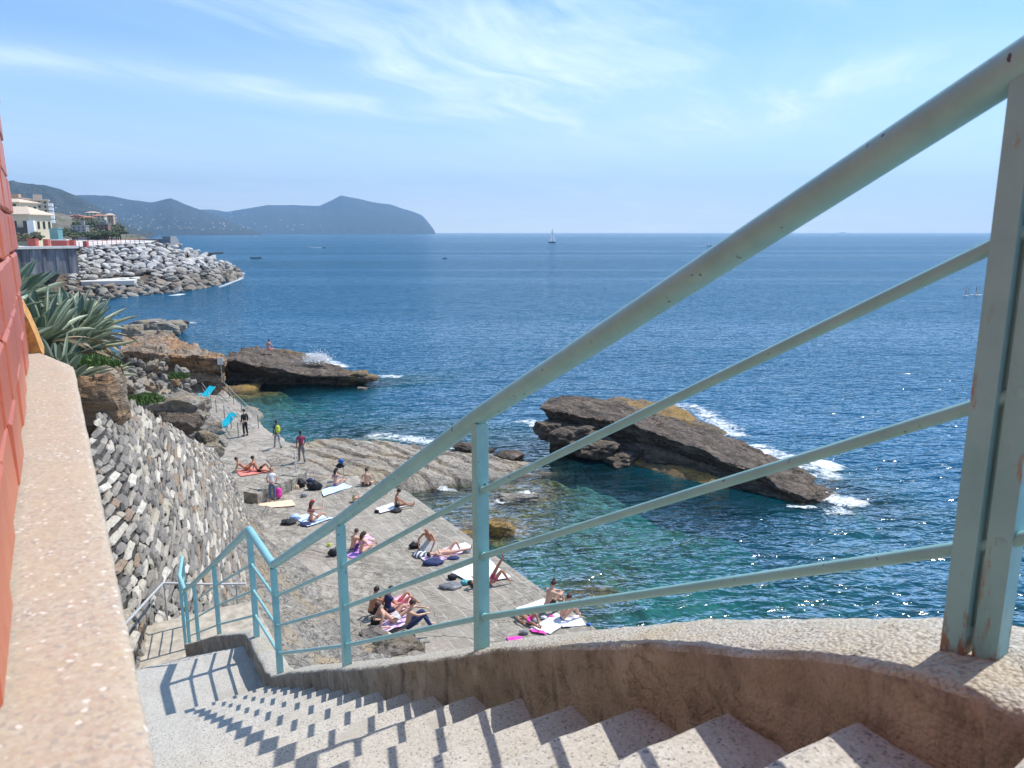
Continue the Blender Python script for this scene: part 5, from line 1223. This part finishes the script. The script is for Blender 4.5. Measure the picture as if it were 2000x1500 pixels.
def person(P, yaw, pose, label, skin='skin_b', hair='hair_dark', top=None, bottom=None, longb=False, sleeve=False, sc=1.0, hat=None, longhair=False, female=False, group='bathers on the rock platform', bald=False, shoes=False, bun=False, bikini=None):
    p = POSES[pose]; root = empty('person', P, label, 'person', group, yaw); root.scale = (sc,) * 3
    pel, che, nek, hed = p['pel'], p['che'], p['nek'], p['hed']; wf = .88 if female else 1.0
    V_ = Vector; up = (V_(nek) - V_(pel)).normalized(); sh = []
    fwd = V_((1, 0, 0)).cross(up)  # local back/forward
    shc = V_(che).lerp(V_(nek), .62)
    for sx in (-1, 1): q = shc + V_((sx * .175 * wf, 0, 0)); sh.append(tuple(q))
    waist = lerp(pel, che, .5); hd = V_(hed)
    fz = (V_(hed) - V_(nek)); face = V_((0, 1, 0)) if fz.z > .1 else V_((0, 0, 1))
    def n4(q, r): return (q[0], q[1], q[2], r)
    ch = [[n4(pel, (.135, .105)), n4(waist, (.115 * wf, .085)), n4(che, (.145 * wf, .10)), n4(tuple(shc), (.12 * wf, .075)), n4(nek, .052), n4(tuple(V_(nek).lerp(hd, .45)), .055), n4(tuple(hd - fz.normalized() * .01), (.072, .085)), n4(tuple(hd + fz.normalized() * .075), (.066, .078))]]
    hands = []
    for k, sx in enumerate((-1, 1)):
        e, w_ = p['el'][k], p['wr'][k]
        ch.append([n4(tuple(shc), (.12 * wf, .075)), n4(sh[k], .055 * wf), n4(lerp(sh[k], e, .5), .046 * wf), n4(e, .038 * wf), n4(lerp(e, w_, .35), .038 * wf), n4(w_, .025)])
        d = (V_(w_) - V_(e)).normalized(); sd = d.cross(V_((0, 0, 1)) if abs(d.z) < .8 else V_((0, 1, 0))).normalized(); dn_ = d.cross(sd)
        palm = V_(w_) + d * .06; ch.append([n4(w_, .025), n4(tuple(palm), (.034, .018))])
        for f_ in range(4):
            o_ = sd * (-.027 + .018 * f_); L = (.050, .058, .054, .042)[f_]
            a = palm + d * .022 + o_; b = a + d * L * .55 + dn_ * .008; c = b + d * L * .45 + dn_ * .022
            ch.append([n4(tuple(palm), (.034, .018)), n4(tuple(a), .010), n4(tuple(b), .009), n4(tuple(c), .008)])
        a = palm - d * .025 - sd * .034; ch.append([n4(tuple(palm), (.034, .018)), n4(tuple(a), .011), n4(tuple(a + d * .035 - sd * .012), .009)])
    hips = []
    for k, sx in enumerate((-1, 1)):
        hp = (pel[0] + sx * .085, pel[1], pel[2] - .02); hips.append(hp); kn, an = p['kn'][k], p['an'][k]
        d = V_(kn) - V_(an); ft = V_((0, 1, 0)) if d.z > .2 else V_((0, .25, .95)); ft = ft.normalized()
        if pose == 'lie_up' and k == 0: ft = V_((0, -.3, 1)).normalized()
        toe = V_(an) + ft * .16 - V_((0, 0, .05)) * (d.z > .2); heel = V_(an) - ft * .03 - V_((0, 0, .03)) * (d.z > .2)
        ch.append([n4(pel, (.135, .105)), n4(hp, .092), n4(lerp(hp, kn, .5), .074), n4(kn, .055), n4(lerp(kn, an, .32), .052), n4(an, .034), n4(tuple(V_(an) + ft * .07 - V_((0, 0, .035)) * (d.z > .2)), (.036, .028)), n4(tuple(toe), (.038, .018))])
    skin_obj('body', ch, M[skin], root)
    # head features: nose, ears as one small face piece
    fu = fz.normalized(); fr = (face - fu * face.dot(fu)).normalized(); sr = fr.cross(fu)
    rot = Matrix((sr, fr, fu)).transposed()
    if True:
        mb = MB(); c0 = hd + fu * .03
        mb.ell(c0 + fr * .086 - fu * .01, (.013, .020, .022), 8, 6, rot)
        for sx in (-1, 1): mb.ell(c0 + sr * sx * .078 - fu * .015, (.010, .018, .028), 8, 6, rot)
        mb.ell(c0 + fr * .074 - fu * .055, (.026, .014, .010), 8, 5, rot)
        mb.build('face', M[skin], root)
        mb = MB()
        for sx in (-1, 1): mb.ell(c0 + fr * .079 + sr * sx * .030 + fu * .012, (.010, .006, .007), 6, 5, rot)
        mb.build('eyes', M['hair_dark'], root)
    if not bald:
        mb = MB(); c0 = hd + fu * .045 - fr * .012
        mb.ell(c0, (.088, .100, .098), 16, 8, rot, fn=lambda q: q * (1 + .03 * noise.noise(q * 30)), v0=0, v1=.60)
        mb.ell(c0 - fr * .03 - fu * .02, (.082, .075, .085), 14, 8, rot, fn=lambda q: q * (1 + .04 * noise.noise(q * 30)))
        if longhair:
            mb.tube([c0 - fr * .06, c0 - fr * .09 - fu * .10, c0 - fr * .085 - fu * .20, c0 - fr * .07 - fu * .30], [.075, .08, .07, .035], 10)
        if bun: mb.ell(c0 + fu * .10 - fr * .05, (.04, .04, .035), 10, 7, rot)
        mb.build('hair', M[hair], root)
    if hat:
        mb = MB(); c0 = hd + fu * .06
        mb.ell(c0, (.098, .108, .095), 16, 7, rot, v0=0, v1=.5); mb.ell(c0 + fr * .09, (.075, .08, .012), 12, 5, rot)
        if hat == 'straw': mb.ell(c0 + fu * .0, (.20, .20, .014), 18, 5, rot)
        mb.build('hat', M[hat], root)
    if top:
        g = .022; cc = [[n4(lerp(pel, waist, .3), (.145, .115)), n4(waist, (.135 * wf, .105)), n4(che, (.165 * wf, .12)), n4(tuple(shc), (.138 * wf, .095)), n4(lerp(tuple(shc), nek, .75), .066)]]
        for k in range(2):
            e = p['el'][k]; w_ = p['wr'][k]; c_ = [n4(tuple(shc), (.138 * wf, .095)), n4(sh[k], .076), n4(lerp(sh[k], e, .5), .064)]
            if sleeve: c_ += [n4(e, .055), n4(lerp(e, w_, .9), .042)]
            cc.append(c_)
        skin_obj('shirt' if not sleeve else 'jacket', cc, M[top], root)
    if bikini:
        mb = MB(); a = V_(che).lerp(shc, .25); mb.tube([a + V_((.150 * wf * cos(q), 0, 0)) + fwd * .107 * sin(q) for q in [2 * pi * i / 16 for i in range(17)]], .020, 6, cap=False); mb.build('bikini_top', M[bikini], root)
    if bottom:
        cc = [[n4(lerp(pel, waist, .35), (.140, .112)), n4(pel, (.152, .122))]]
        for k in range(2):
            kn, an = p['kn'][k], p['an'][k]; hp = hips[k]
            c_ = [n4(pel, (.152, .122)), n4(hp, .106)]
            if bottom and (longb or not bikini): c_ += [n4(lerp(hp, kn, .55), .088)]
            if longb: c_ += [n4(kn, .070), n4(lerp(kn, an, .4), .068), n4(lerp(kn, an, .93), .058)]
            cc.append(c_)
        skin_obj('trousers' if longb else 'shorts' if not bikini else 'bikini_bottom', cc, M[bottom], root)
    if shoes:
        for k in range(2):
            an = p['an'][k]; mb = MB(); mb.ell((an[0], an[1] + .06, an[2] - .035), (.048, .14, .048), 10, 6); mb.build('shoe', M['shoe'], root)
    return root
def G(u, v, dz=0): P = onz(u, v, PLAT); P.z += dz + .03; return P
WK = 'people walking along the platform'
person(G(480, 852), R(60), 'stand', 'person in black jacket and dark trousers standing at the end of the path railing', 'skin_b', top='black', sleeve=True, bottom='black', longb=True, shoes=True, group=WK, sc=1.02)
pb = person(G(543, 876), R(35), 'walk', 'person with yellow-green backpack and light grey trousers walking away along the edge', 'skin_e', top='navy', bottom='greycloth', longb=True, shoes=True, group=WK)
person(G(590, 903), R(25), 'walk', 'person in maroon top and dark trousers walking by the metal pole', 'skin_e', top='maroon', bottom='darkmetal', longb=True, shoes=True, group=WK, sc=1.06)
person(G(533, 979), R(12), 'stoop', 'person with fair bun, pale top and wide blue jeans standing behind the peach towel', 'skin_d', hair='hair_fair', top='whitecloth', bottom='jeans', longb=True, female=True, bun=True, sc=.98)
person(G(480, 920), R(-75), 'recline', 'suntanned person reclining with raised knees on the salmon towel', 'skin_c', bottom='orangecloth', hair='hair_brown')
person(G(505, 922), R(-95), 'prop', 'suntanned person propped on the arms beside the reclining one on the salmon towel', 'skin_c', bottom='black', hair='hair_dark')
person(G(655, 950), R(-20), 'sit_long', 'person with black hair and purple bikini sitting on the striped blue towel', 'skin_b', bottom='purple', bikini='purple', female=True, longhair=True)
person(G(716, 950), R(5), 'sit_cross', 'bare-backed person with short black hair and black shorts sitting near the shelf rock', 'skin_b', bottom='black')
person(G(609, 1021), R(-25), 'sit_wave', 'long-haired person with dark red cap sitting on the pale blue towel, one arm raised', 'skin_b', hair='hair_brown', bottom='maroon', hat='redcap', longhair=True, female=True, bikini='maroon', sc=1.08)
person(G(722, 974), R(-60), 'lie_flat', 'person with a straw hat lying just above the handrail', 'skin_b', hat='straw', bottom='black')
person(G(773, 992), R(-80), 'sit_long', 'dark-haired person leaning forward on the white towel at the water edge', 'skin_c', bottom='black')
person(G(690, 1078), R(-30), 'sit_knees', 'person with bowed dark head sitting at the back of the pink towel', 'skin_b', hair='hair_brown', bottom='purple')
person(G(706, 1083), R(-40), 'sit_long', 'person with brown hair sitting in front on the pink and violet towels', 'skin_b', hair='hair_brown', bottom='violet', bikini='violet', female=True, longhair=True)
person(G(842, 1072), R(160), 'lean', 'bald deeply tanned person kneeling and bending over a grey board', 'skin_c', bald=True, bottom='black', sc=1.12)
person(G(876, 1084), R(-66), 'lie_knee', 'person lying on the back with one knee up on the striped violet towel', 'skin_b', bottom='whitecloth', bikini='whitecloth', female=True, sc=1.05)
person(G(960, 1142), R(-66), 'lie_up', 'person in dark pink shorts lying with one leg in the air beside the second post', 'skin_c', bottom='pinkshort', sc=1.1)
person(G(768, 1225, .12), R(-60), 'recline', 'short-haired person in white shorts leaning back on the elbows', 'skin_b', hair='hair_brown', bottom='whitecloth', sc=1.1)
person(G(797, 1250, .35), R(-75), 'sit_arms', 'bare-chested person in blue trousers sitting with arms stretched over the knees', 'skin_b', hair='hair_brown', bottom='navy', longb=True, sc=1.1)
person(G(726, 1208, .1), R(-40), 'sit_knees', 'person with black cap of hair half hidden behind the reclining one', 'skin_c', bottom='black', sc=1.05)
person(G(757, 1204, .1), R(-50), 'sit_long', 'person in navy top sitting at the back of the group by the third post', 'skin_d', top='navy', bottom='navy', sc=1.02)
person(G(778, 1190, .05), R(-60), 'recline', 'slim tanned person farthest back in the group by the third post', 'skin_c', bottom='pinkshort', female=True, sc=.95)
person(G(1070, 1196, .1), R(-50), 'sit_knees', 'bare-backed person with hair tied up sitting on the white towel at the edge', 'skin_b', hair='hair_brown', bottom='black', bun=True, sc=1.1)
person(G(1098, 1212), R(-70), 'sit_knees', 'person in blue bikini with arms round the knees on the wide white towel', 'skin_b', hair='hair_brown', bottom='blue', bikini='blue', female=True, sc=1.0)
person(G(1032, 1216), R(-140), 'lie_knee', 'dark-haired person lying behind the wide white towel under the lowest rail', 'skin_c', bottom='pink', hair='hair_brown', sc=.85)
P = ony(524, 683, 75); person(P + Vector((0, 0, -.12)), R(-20), 'sit_cross', 'sunburnt person with blue cap sitting on top of the islet rock', 'skin_d', bottom='salmon', hat='blue', group='lone sunbather on the islet', sc=1.3)
# ------------------------------------------------------------------ towels, bags and clothes
def towel(px, mt, label, dz=.035, fold=.02, seed=0, z=PLAT):
    c = [onz(u, v, z) for u, v in px]; mb = MB(); n = 18; ce = sum(c, Vector()) / 4
    def f(i, j):
        a, b = i / (n - 1), j / (n - 1); p = c[0].lerp(c[1], a).lerp(c[3].lerp(c[2], a), b)
        w_ = fold * noise.fractal(Vector((p.x * 2.2, p.y * 2.2, seed)), .8, 2, 3); ed = .05 * noise.noise(Vector((p.x * 1.6, p.y * 1.6, seed + 4)))
        return p - ce + Vector((ed, ed, dz + w_ + .02))
    mb.grid(f, n, n); vs = list(mb.v); fs = list(mb.f); mb.add([(x, y, z - .012) for x, y, z in vs], [tuple(reversed(q)) for q in fs])
    return tag(mb.build('towel', M[mt], loc=ce), label, 'towel', 'towels on the platform')
towel([(628, 958), (668, 944), (690, 952), (632, 971)], 'stripe_blue', 'striped pale blue towel under the person in the purple bikini')
towel([(572, 1012), (610, 1003), (652, 1013), (602, 1030)], 'stripe_blue', 'pale blue towel under the person with the red cap')
towel([(490, 987), (570, 978), (578, 989), (504, 995)], 'peachcloth', 'long peach towel on the ground before the person in jeans')
towel([(462, 921), (512, 913), (530, 922), (470, 932)], 'salmon', 'salmon red towel under the two tanned sunbathers')
towel([(733, 995), (766, 984), (790, 991), (742, 1004)], 'whitecloth', 'small white towel near the water edge above the handrail')
towel([(690, 1066), (718, 1044), (736, 1060), (700, 1076)], 'stripe_pink', 'striped pink towel farther from the third post')
towel([(676, 1087), (715, 1066), (738, 1072), (690, 1092)], 'violet', 'violet towel overlapping the pink one by the third post')
towel([(822, 1092), (885, 1066), (918, 1076), (842, 1105)], 'stripe_violet', 'striped violet towel under the person lying with one knee up')
towel([(875, 1070), (908, 1062), (925, 1070), (890, 1080)], 'whitecloth', 'white towel end beside the lying person with the raised knee')
towel([(882, 1120), (950, 1092), (998, 1130), (925, 1143)], 'whitecloth', 'large white towel under the person with the leg in the air')
towel([(735, 1232), (790, 1205), (800, 1225), (752, 1244)], 'stripe_violet', 'crumpled lilac towel under the reclining person in white shorts', .16, .05)
towel([(750, 1180), (800, 1160), (812, 1186), (765, 1205)], 'stripe_pink', 'pale pink striped towel at the back of the group of five', .07)
towel([(1005, 1192), (1060, 1172), (1085, 1182), (1030, 1205)], 'whitecloth', 'narrow white towel under the person with tied-up hair')
towel([(1034, 1232), (1085, 1200), (1120, 1212), (1075, 1240)], 'whitecloth', 'wide white towel in the right-hand group')
towel([(1085, 1212), (1130, 1205), (1146, 1224), (1100, 1228)], 'whitecloth', 'white towel nearest the water corner of the platform', .05)
towel([(1034, 1232), (1062, 1236), (1068, 1242), (1040, 1238)], 'pink', 'bright pink cloth edge sticking out of the wide white towel', .05)
towel([(988, 1247), (1018, 1246), (1022, 1253), (994, 1254)], 'pink', 'pink swimsuit left flat on the rock by the parapet', .03, .04)
def heap(u, v, wpx, hpx, mt, label, seed, name='clothes_pile', cat='clothes', dz=0, z=PLAT, P=None):
    P = P or onz(u, v, z); w_ = wpx / F * P.y / 2; h = hpx / F * P.y * .75; mb = MB()
    mb.ell((0, 0, h * .35), (w_, w_ * .7, h * .65), 26, 14, None, fn=lambda q: Vector((q.x * (1 + .35 * noise.noise(q * 4 / w_ * .4 + Vector((seed, 0, 0)))), q.y * (1 + .35 * noise.noise(q * 2 / w_ + Vector((0, seed, 0)))), q.z * (1 + .5 * noise.noise(q * 2.4 / w_ + Vector((0, 0, seed)))) + .05 * abs(noise.noise(q * 9)))))
    return tag(mb.build(name, M[mt], loc=P + Vector((0, 0, dz))), label, cat, 'clothes and bags beside the bathers')
for q in ((563, 1023, 34, 12, 'black', 'black clothes and shoes left of the red-capped person', 1), (577, 1015, 22, 16, 'ltblue', 'light blue shirt heaped on the black bag by the red-capped person', 2), (597, 1026, 26, 7, 'navy', 'dark blue cloth at the back of the red-capped person', 3),
          (652, 1084, 22, 18, 'black', 'black and white bag pile left of the third post', 5), (664, 1070, 20, 12, 'peachcloth', 'peach cloth beside the black and white bag', 6), (643, 1067, 8, 9, 'yellow', 'small yellow-green item by the peach cloth', 7),
          (810, 1070, 24, 16, 'black', 'black and violet clothes left of the grey board', 8), (822, 1086, 34, 12, 'check', 'checked cloth in front of the grey board', 9), (846, 1102, 40, 15, 'navy', 'dark navy clothes in front of the violet towel', 10), (886, 1092, 26, 7, 'navy', 'dark blue bag edge on the right end of the violet towel', 11),
          (912, 1080, 16, 11, 'greycloth', 'grey striped cushion beside the feet of the lying person', 12), (880, 1148, 44, 12, 'darkmetal', 'dark grey clothes laid out left of the second post', 13), (884, 1130, 22, 12, 'black', 'black bag on the corner of the large white towel', 14), (908, 1141, 20, 12, 'teal', 'teal cloth between the dark clothes and the second post', 15),
          (926, 1146, 12, 12, 'black', 'small black bag right behind the second post', 16), (708, 978, 12, 12, 'black', 'black rucksack next to the person with the straw hat', 17), (736, 1001, 10, 7, 'black', 'black shoes by the small white towel', 18), (774, 999, 24, 6, 'black', 'black heap added as the shadow under the person at the water edge', 19),  # last heap models the dark shadow under the sitter at the water edge
          (733, 1219, 22, 22, 'black', 'dark patterned bag at the left of the group of five', 20), (812, 1256, 18, 14, 'blue', 'bright blue shoes below the person in blue trousers', 21), (779, 1222, 24, 10, 'violet', 'violet cloth by the hand of the reclining person', 22), (748, 1246, 34, 16, 'cream', 'sand-coloured bag between rock and towels', 23),
          (1042, 1216, 22, 12, 'greycloth', 'grey and white clothes behind the wide white towel', 24), (1022, 1238, 20, 10, 'darkmetal', 'grey sandals at the corner of the wide white towel', 25), (1150, 1222, 12, 8, 'blue', 'blue bag at the very corner of the platform', 26), (1062, 1208, 14, 7, 'whitecloth', 'white cloth between the two right-hand sitters', 27),
          (1078, 1206, 14, 6, 'pink', 'pink cloth next to the person in the blue bikini', 28), (586, 951, 26, 22, 'black', 'black rucksack at the foot of the tall metal pole', 29), (614, 956, 30, 24, 'black', 'black dog-eared bag beside the striped blue towel', 30), (606, 944, 14, 14, 'navy', 'navy bag behind the black one by the blue towel', 31), (580, 955, 10, 12, 'peachcloth', 'yellowish straw bag at the foot of the metal pole', 32),
          (594, 970, 12, 10, 'greycloth', 'small grey-green shoes before the metal pole', 33), (510, 972, 30, 20, 'hair_brown', 'dark brown bag in the shade of the low wall', 34), (556, 935, 10, 14, 'blue', 'blue cloth on top of the low wall by the pole', 35)):
    heap(*q)
heap(0, 0, 16, 9, 'black', 'black jacket hanging on the thin pole at the shelf rock', 40, P=onz(662, 938) + Vector((.1, 0, .75)))
heap(0, 0, 12, 9, 'blue', 'blue and white cloth hanging at the top of the thin pole', 41, P=onz(668, 938) + Vector((0, 0, 1.0)))
# pink rucksack, yellow backpack, grey board
def rucksack(P, h, mt, label, rz=0, parent=None, name='rucksack'):
    r0 = empty(name, P, label, 'rucksack', None, rz) if parent is None else parent
    mb = MB(); mb.ell((0, 0, h * .5), (h * .30, h * .20, h * .5), 18, 12, fn=lambda q: Vector((q.x, q.y, q.z)) * (1.0 + .12 * (abs(q.x) / (h * .3)) * (abs(q.z) / (h * .5)))); b = mb.build('bag' if parent is None else 'backpack', M[mt], r0)
    mb = MB(); mb.ell((0, -h * .17, h * .32), (h * .22, h * .08, h * .22), 14, 8); c = mb.build('pocket', M[mt], b)
    for sx in (-1, 1):
        mb = MB(); mb.tube([(sx * h * .15, h * .14, h * .9), (sx * h * .2, h * .26, h * .6), (sx * h * .2, h * .18, h * .15)], h * .025, 6); mb.build('strap', M['black'], b)
    return b
rucksack(G(545, 974), .55, 'pink', 'bright pink rucksack standing beside the person in jeans', .3)
b = rucksack(Vector((0, 0, 0)), .50, 'yellow', None, parent=pb); b.location = (0, -.20, 1.0)
mb = MB(); mb.box((0, 0, 0), (.72, .05, .52), Matrix.Rotation(R(-50), 3, 'X')); tag(mb.build('grey_board', M['paper'], loc=G(836, 1078, .22)), 'grey folding board or book held up by the bald person', 'board')
bpy.context.scene.objects['grey_board'].rotation_euler = (0, 0, R(-25))

# ------------------------------------------------------------------ boats and paddlers
m, t = mat('sailcloth'); M['sail'] = m
tl_ = t.add('ShaderNodeBsdfTranslucent'); tl_.inputs[0].default_value = (.9, .88, .86, 1); df_ = t.add('ShaderNodeBsdfDiffuse'); df_.inputs[0].default_value = (.85, .84, .83, 1)
mx_ = t.add('ShaderNodeMixShader'); mx_.inputs[0].default_value = .5; t.l.new(df_.outputs[0], mx_.inputs[1]); t.l.new(tl_.outputs[0], mx_.inputs[2]); t.l.new(mx_.outputs[0], t.o.inputs[0])
def seap(u, v): return onz(u, v, SEA)
def hull(mb, L, W, H, mi=0):
    def f(i, j):
        t_ = i / 14; a = -1 + 2 * j / 8; wd = W / 2 * min(1, (1.02 - t_) * 2.4) ** .6 * min(1, .8 + t_); x = -L / 2 + L * t_
        return (x + (.06 * L * t_ if abs(a) > .6 else 0), wd * sin(a * pi / 2), H * (abs(a) ** 2.2) * (1 + .25 * t_ ** 3) - .15 * H)
    mb.grid(f, 15, 9, mi)
    mb.grid(lambda i, j: (-L / 2 + L * i / 14 + .0, W / 2 * .96 * min(1, (1.02 - i / 14) * 2.4) ** .6 * min(1, .8 + i / 14) * (-1 + j), H * .78 * (1 + .25 * (i / 14) ** 3)), 15, 3, mi)
P = seap(1078, 474.2); L = 16 / F * P.y; root = empty('sailboat', P, 'sailing yacht with two pale sails and dark hull near the horizon', 'sailboat', None, .5)
mb = MB(); hull(mb, L, L * .26, L * .12); mb.build('hull', M['hull_dark'], root); mb = MB(); mb.tube([(L * .08, 0, 0), (L * .08, 0, L * 1.75)], .14, 6); mb.tube([(L * .08, 0, L * .2), (-L * .4, 0, L * .2)], .1, 6); mb.build('mast', M['metal'], root)
mb = MB(); mb.grid(lambda i, j: (L * .07 - (L * .46) * (j / 8) * (1 - i / 12) ** .9, .35 * sin(pi * j / 8) * (1 - i / 12), L * .22 + L * 1.45 * i / 12), 13, 9); mb.build('mainsail', M['sail'], root)
mb = MB(); mb.grid(lambda i, j: (L * .50 - L * .42 * (i / 12) - (L * .34) * (j / 8) * (1 - i / 12), .4 * sin(pi * j / 8) * (1 - i / 12), L * .15 + L * 1.35 * i / 12), 13, 9); mb.build('jib', M['sail'], root)
def motorboat(u, v, lpx, label, mt='white', rz=0, cabin=True, name='motorboat'):
    P = seap(u, v); L = lpx / F * P.y; root = empty(name, P, label, 'boat', None, rz)
    mb = MB(); hull(mb, L, L * .34, L * .16); mb.build('hull', M[mt], root)
    if cabin:
        mb = MB(); mb.box((0, 0, L * .20), (L * .34, L * .24, L * .14), taper=.8); mb.build('cabin', M['white'], root)
        mb = MB(); mb.box((L * .1, 0, L * .22), (L * .16, L * .25, L * .05)); mb.build('windscreen', M['darkwin'], root)
    return root
motorboat(1385, 480.5, 14, 'white motorboat with wake behind it, right of the yacht')
motorboat(500, 505, 20, 'small flat grey boat at anchor off the breakwater', 'grey', .1, False, 'rowing_boat')
motorboat(380, 459, 8, 'tiny white boat far out beyond the breakwater')
motorboat(500, 463, 10, 'tiny pale boat under the far promontory')
motorboat(632, 484.5, 7, 'small dark speedboat heading right with a faint wake', 'hull_dark', 0, False)
motorboat(868, 505, 8, 'small black boat alone in the middle of the bay', 'hull_dark', .2, False, 'rowing_boat')
P = onz(1645, 455.4, SEA); root = empty('cargo_ship', P, 'hazy grey cargo ship on the horizon line behind the rails', 'ship'); L = 12 / F * P.y
mb = MB(); hull(mb, L, L * .15, L * .08); mb.build('hull', M['grey'], root); mb = MB(); mb.box((-L * .3, 0, L * .14), (L * .14, L * .1, L * .16)); mb.box((0, 0, L * .09), (L * .3, L * .1, L * .06)); mb.build('superstructure', M['palewall'], root)
for u, v, lb, lb2 in ((1886, 577.5, 'person standing upright on the left paddle board, dark shorts', 'thin paddle board under the left paddler'), (1906, 576, 'person in dark wetsuit standing on the right paddle board', 'white paddle board under the right paddler')):
    P = seap(u, v + 1); mb = MB(); mb.ell((0, 0, .07), (1.6 if u > 1900 else .75, .38, .08), 18, 6, fn=lambda q: Vector((q.x, q.y * (1 - .2 * abs(q.x)), q.z + .05 * q.x * q.x))); tag(mb.build('paddle_board', M['white'], loc=P), lb2, 'paddle board', 'paddle boards')
    pp_ = person(P + Vector((0, 0, .12)), R(70), 'stand', lb, 'skin_b', top='navy' if u > 1900 else None, bottom='black', group='paddlers far out', sc=1.05)
    mb = MB(); mb.tube([(0, 0, 0), (.25, 0, 1.9)], .02, 6); mb.ell((0, 0, -.1), (.09, .02, .22), 8, 6); tag(mb.build('paddle', M['black'], loc=P + Vector((.3, -.3, .05))), 'black paddle held by the %s paddler' % ('right' if u > 1900 else 'left'), 'paddle', 'paddles')

# ------------------------------------------------------------------ foam
m, t = mat('foam'); P_ = geo_pos(t); t.n.remove(t.b)
at = t.add('ShaderNodeAttribute', attribute_name='edge').outputs['Fac']
n = t.noise(P_, 1.5, 10, .78, 1.2); n2 = t.noise(P_, .5, 4, .6)
a = t.ramp(t.math('ADD', t.math('ADD', t.math('MULTIPLY', n, 1.05), t.math('MULTIPLY', n2, .25)), t.math('MULTIPLY', at, .15)), [(.68, 0), (.86, .9)])
df = t.add('ShaderNodeBsdfDiffuse'); df.inputs['Color'].default_value = (.82, .87, .88, 1); tr = t.add('ShaderNodeBsdfTransparent')
mx = t.add('ShaderNodeMixShader'); t.l.new(a, mx.inputs[0]); t.l.new(tr.outputs[0], mx.inputs[1]); t.l.new(df.outputs[0], mx.inputs[2]); t.l.new(mx.outputs[0], t.o.inputs[0]); M['foam'] = m
mb = MB(); att = []; 
def foam(pts, wd, boost=0.0):
    P = [seap(u, v) for u, v in pts]; n = 12
    tot = (len(P) - 1) * 14
    def at_(x):
        i = min(int(x), len(P) - 2); return P[i].lerp(P[i + 1], x - i)
    def f(i, j):
        x = (len(P) - 1) * i / tot; p = at_(x); q = at_(min(len(P) - 1, x + .05)) - at_(max(0, x - .05)); q.z = 0; q.normalize(); nn = Vector((-q.y, q.x, 0))
        b = -1 + 2 * j / (n - 1); e = min(1, 8 * i / tot, 8 * (1 - i / tot)); att.append((1 - b * b) * e - (1 - e) + boost - .4)
        return p + nn * wd * .72 * b + Vector((0, 0, .05 + .10 * max(0, noise.noise(Vector((p.x * 1.3, p.y * 1.3 + b, 0)))) * e))
    mb.grid(f, tot + 1, n)
foam([(1300, 790), (1345, 795), (1385, 812), (1420, 840), (1450, 865)], 1.9, .15)
foam([(1440, 862), (1500, 882), (1550, 900), (1600, 920), (1640, 948)], 1.6, .25)
foam([(1560, 895), (1610, 908), (1650, 922)], 1.1, .75)
foam([(1590, 955), (1625, 975), (1655, 985), (1690, 975)], 1.1, .5)
foam([(1530, 990), (1570, 992), (1600, 992)], .35, .4)
foam([(1360, 795), (1350, 793)], .5, 1.2)
foam([(590, 690), (615, 698), (640, 712), (670, 722)], 2.2, .55)
foam([(735, 737), (760, 735), (790, 738)], 1.2, .3)
foam([(700, 850), (760, 853), (820, 862), (870, 868), (920, 880)], 1.2, .35)
foam([(840, 945), (870, 960), (900, 962)], .6, -.1); foam([(965, 985), (1000, 972), (1050, 962)], .8, .5)
foam([(1010, 820), (1040, 828), (1060, 835)], 1.5, .1); foam([(1600, 1000), (1680, 1002)], 1.2, -.05)
foam([(330, 577), (345, 577), (360, 574)], 1.6, .8); foam([(360, 630), (385, 632)], 1.5, .1); foam([(420, 565), (470, 545), (475, 530)], 1.4, .3)
fo = mb.build('foam', M['foam']); a_ = fo.data.attributes.new('edge', 'FLOAT', 'POINT'); a_.data.foreach_set('value', att); tag(fo, kind='stuff')
mb = MB(); p0, p1 = seap(1320, 480), seap(1380, 480.5); p2, p3 = seap(600, 482), seap(630, 484.5)
for a, b, w_ in ((p0, p1, 1.6), (p2, p3, 1.2)): mb.add([a + Vector((0, w_ * .2, .06)), a - Vector((0, w_ * .2, -.06)), b - Vector((0, w_ * 2, -.06)), b + Vector((0, w_ * 2, .06))], [(0, 1, 2, 3)])
tag(mb.build('boat_wake', M['white']), kind='stuff')
# splash droplets at the islet
mb = MB(); r = random.Random(4)
for _ in range(1100):
    c0 = ony(618 + r.gauss(0, 10), 706, 73); h = abs(r.gauss(0, .42)); mb.ell(c0 + Vector((r.gauss(0, .3), r.gauss(0, .6), h)), (.02 + r.random() * .03 + .03 * (h < .3),) * 3, 5, 4)
tag(mb.build('wave_splash', M['white']), kind='stuff')

# ------------------------------------------------------------------ haze
mb = MB(); mb.box((-500, 4900, 330), (26000, 11200, 720)); hz = mb.build('haze', M['white'])
hm_ = bpy.data.materials.new('haze_air'); hm_.use_nodes = True; tt = NT(hm_.node_tree); tt.n.clear()
pv = tt.add('ShaderNodeVolumePrincipled'); pv.inputs['Density'].default_value = 1.15e-4; pv.inputs['Color'].default_value = (.38, .66, 1, 1); pv.inputs['Anisotropy'].default_value = .25
tt.l.new(pv.outputs[0], tt.add('ShaderNodeOutputMaterial').inputs[1]); hz.data.materials.clear(); hz.data.materials.append(hm_); tag(hz, kind='stuff')
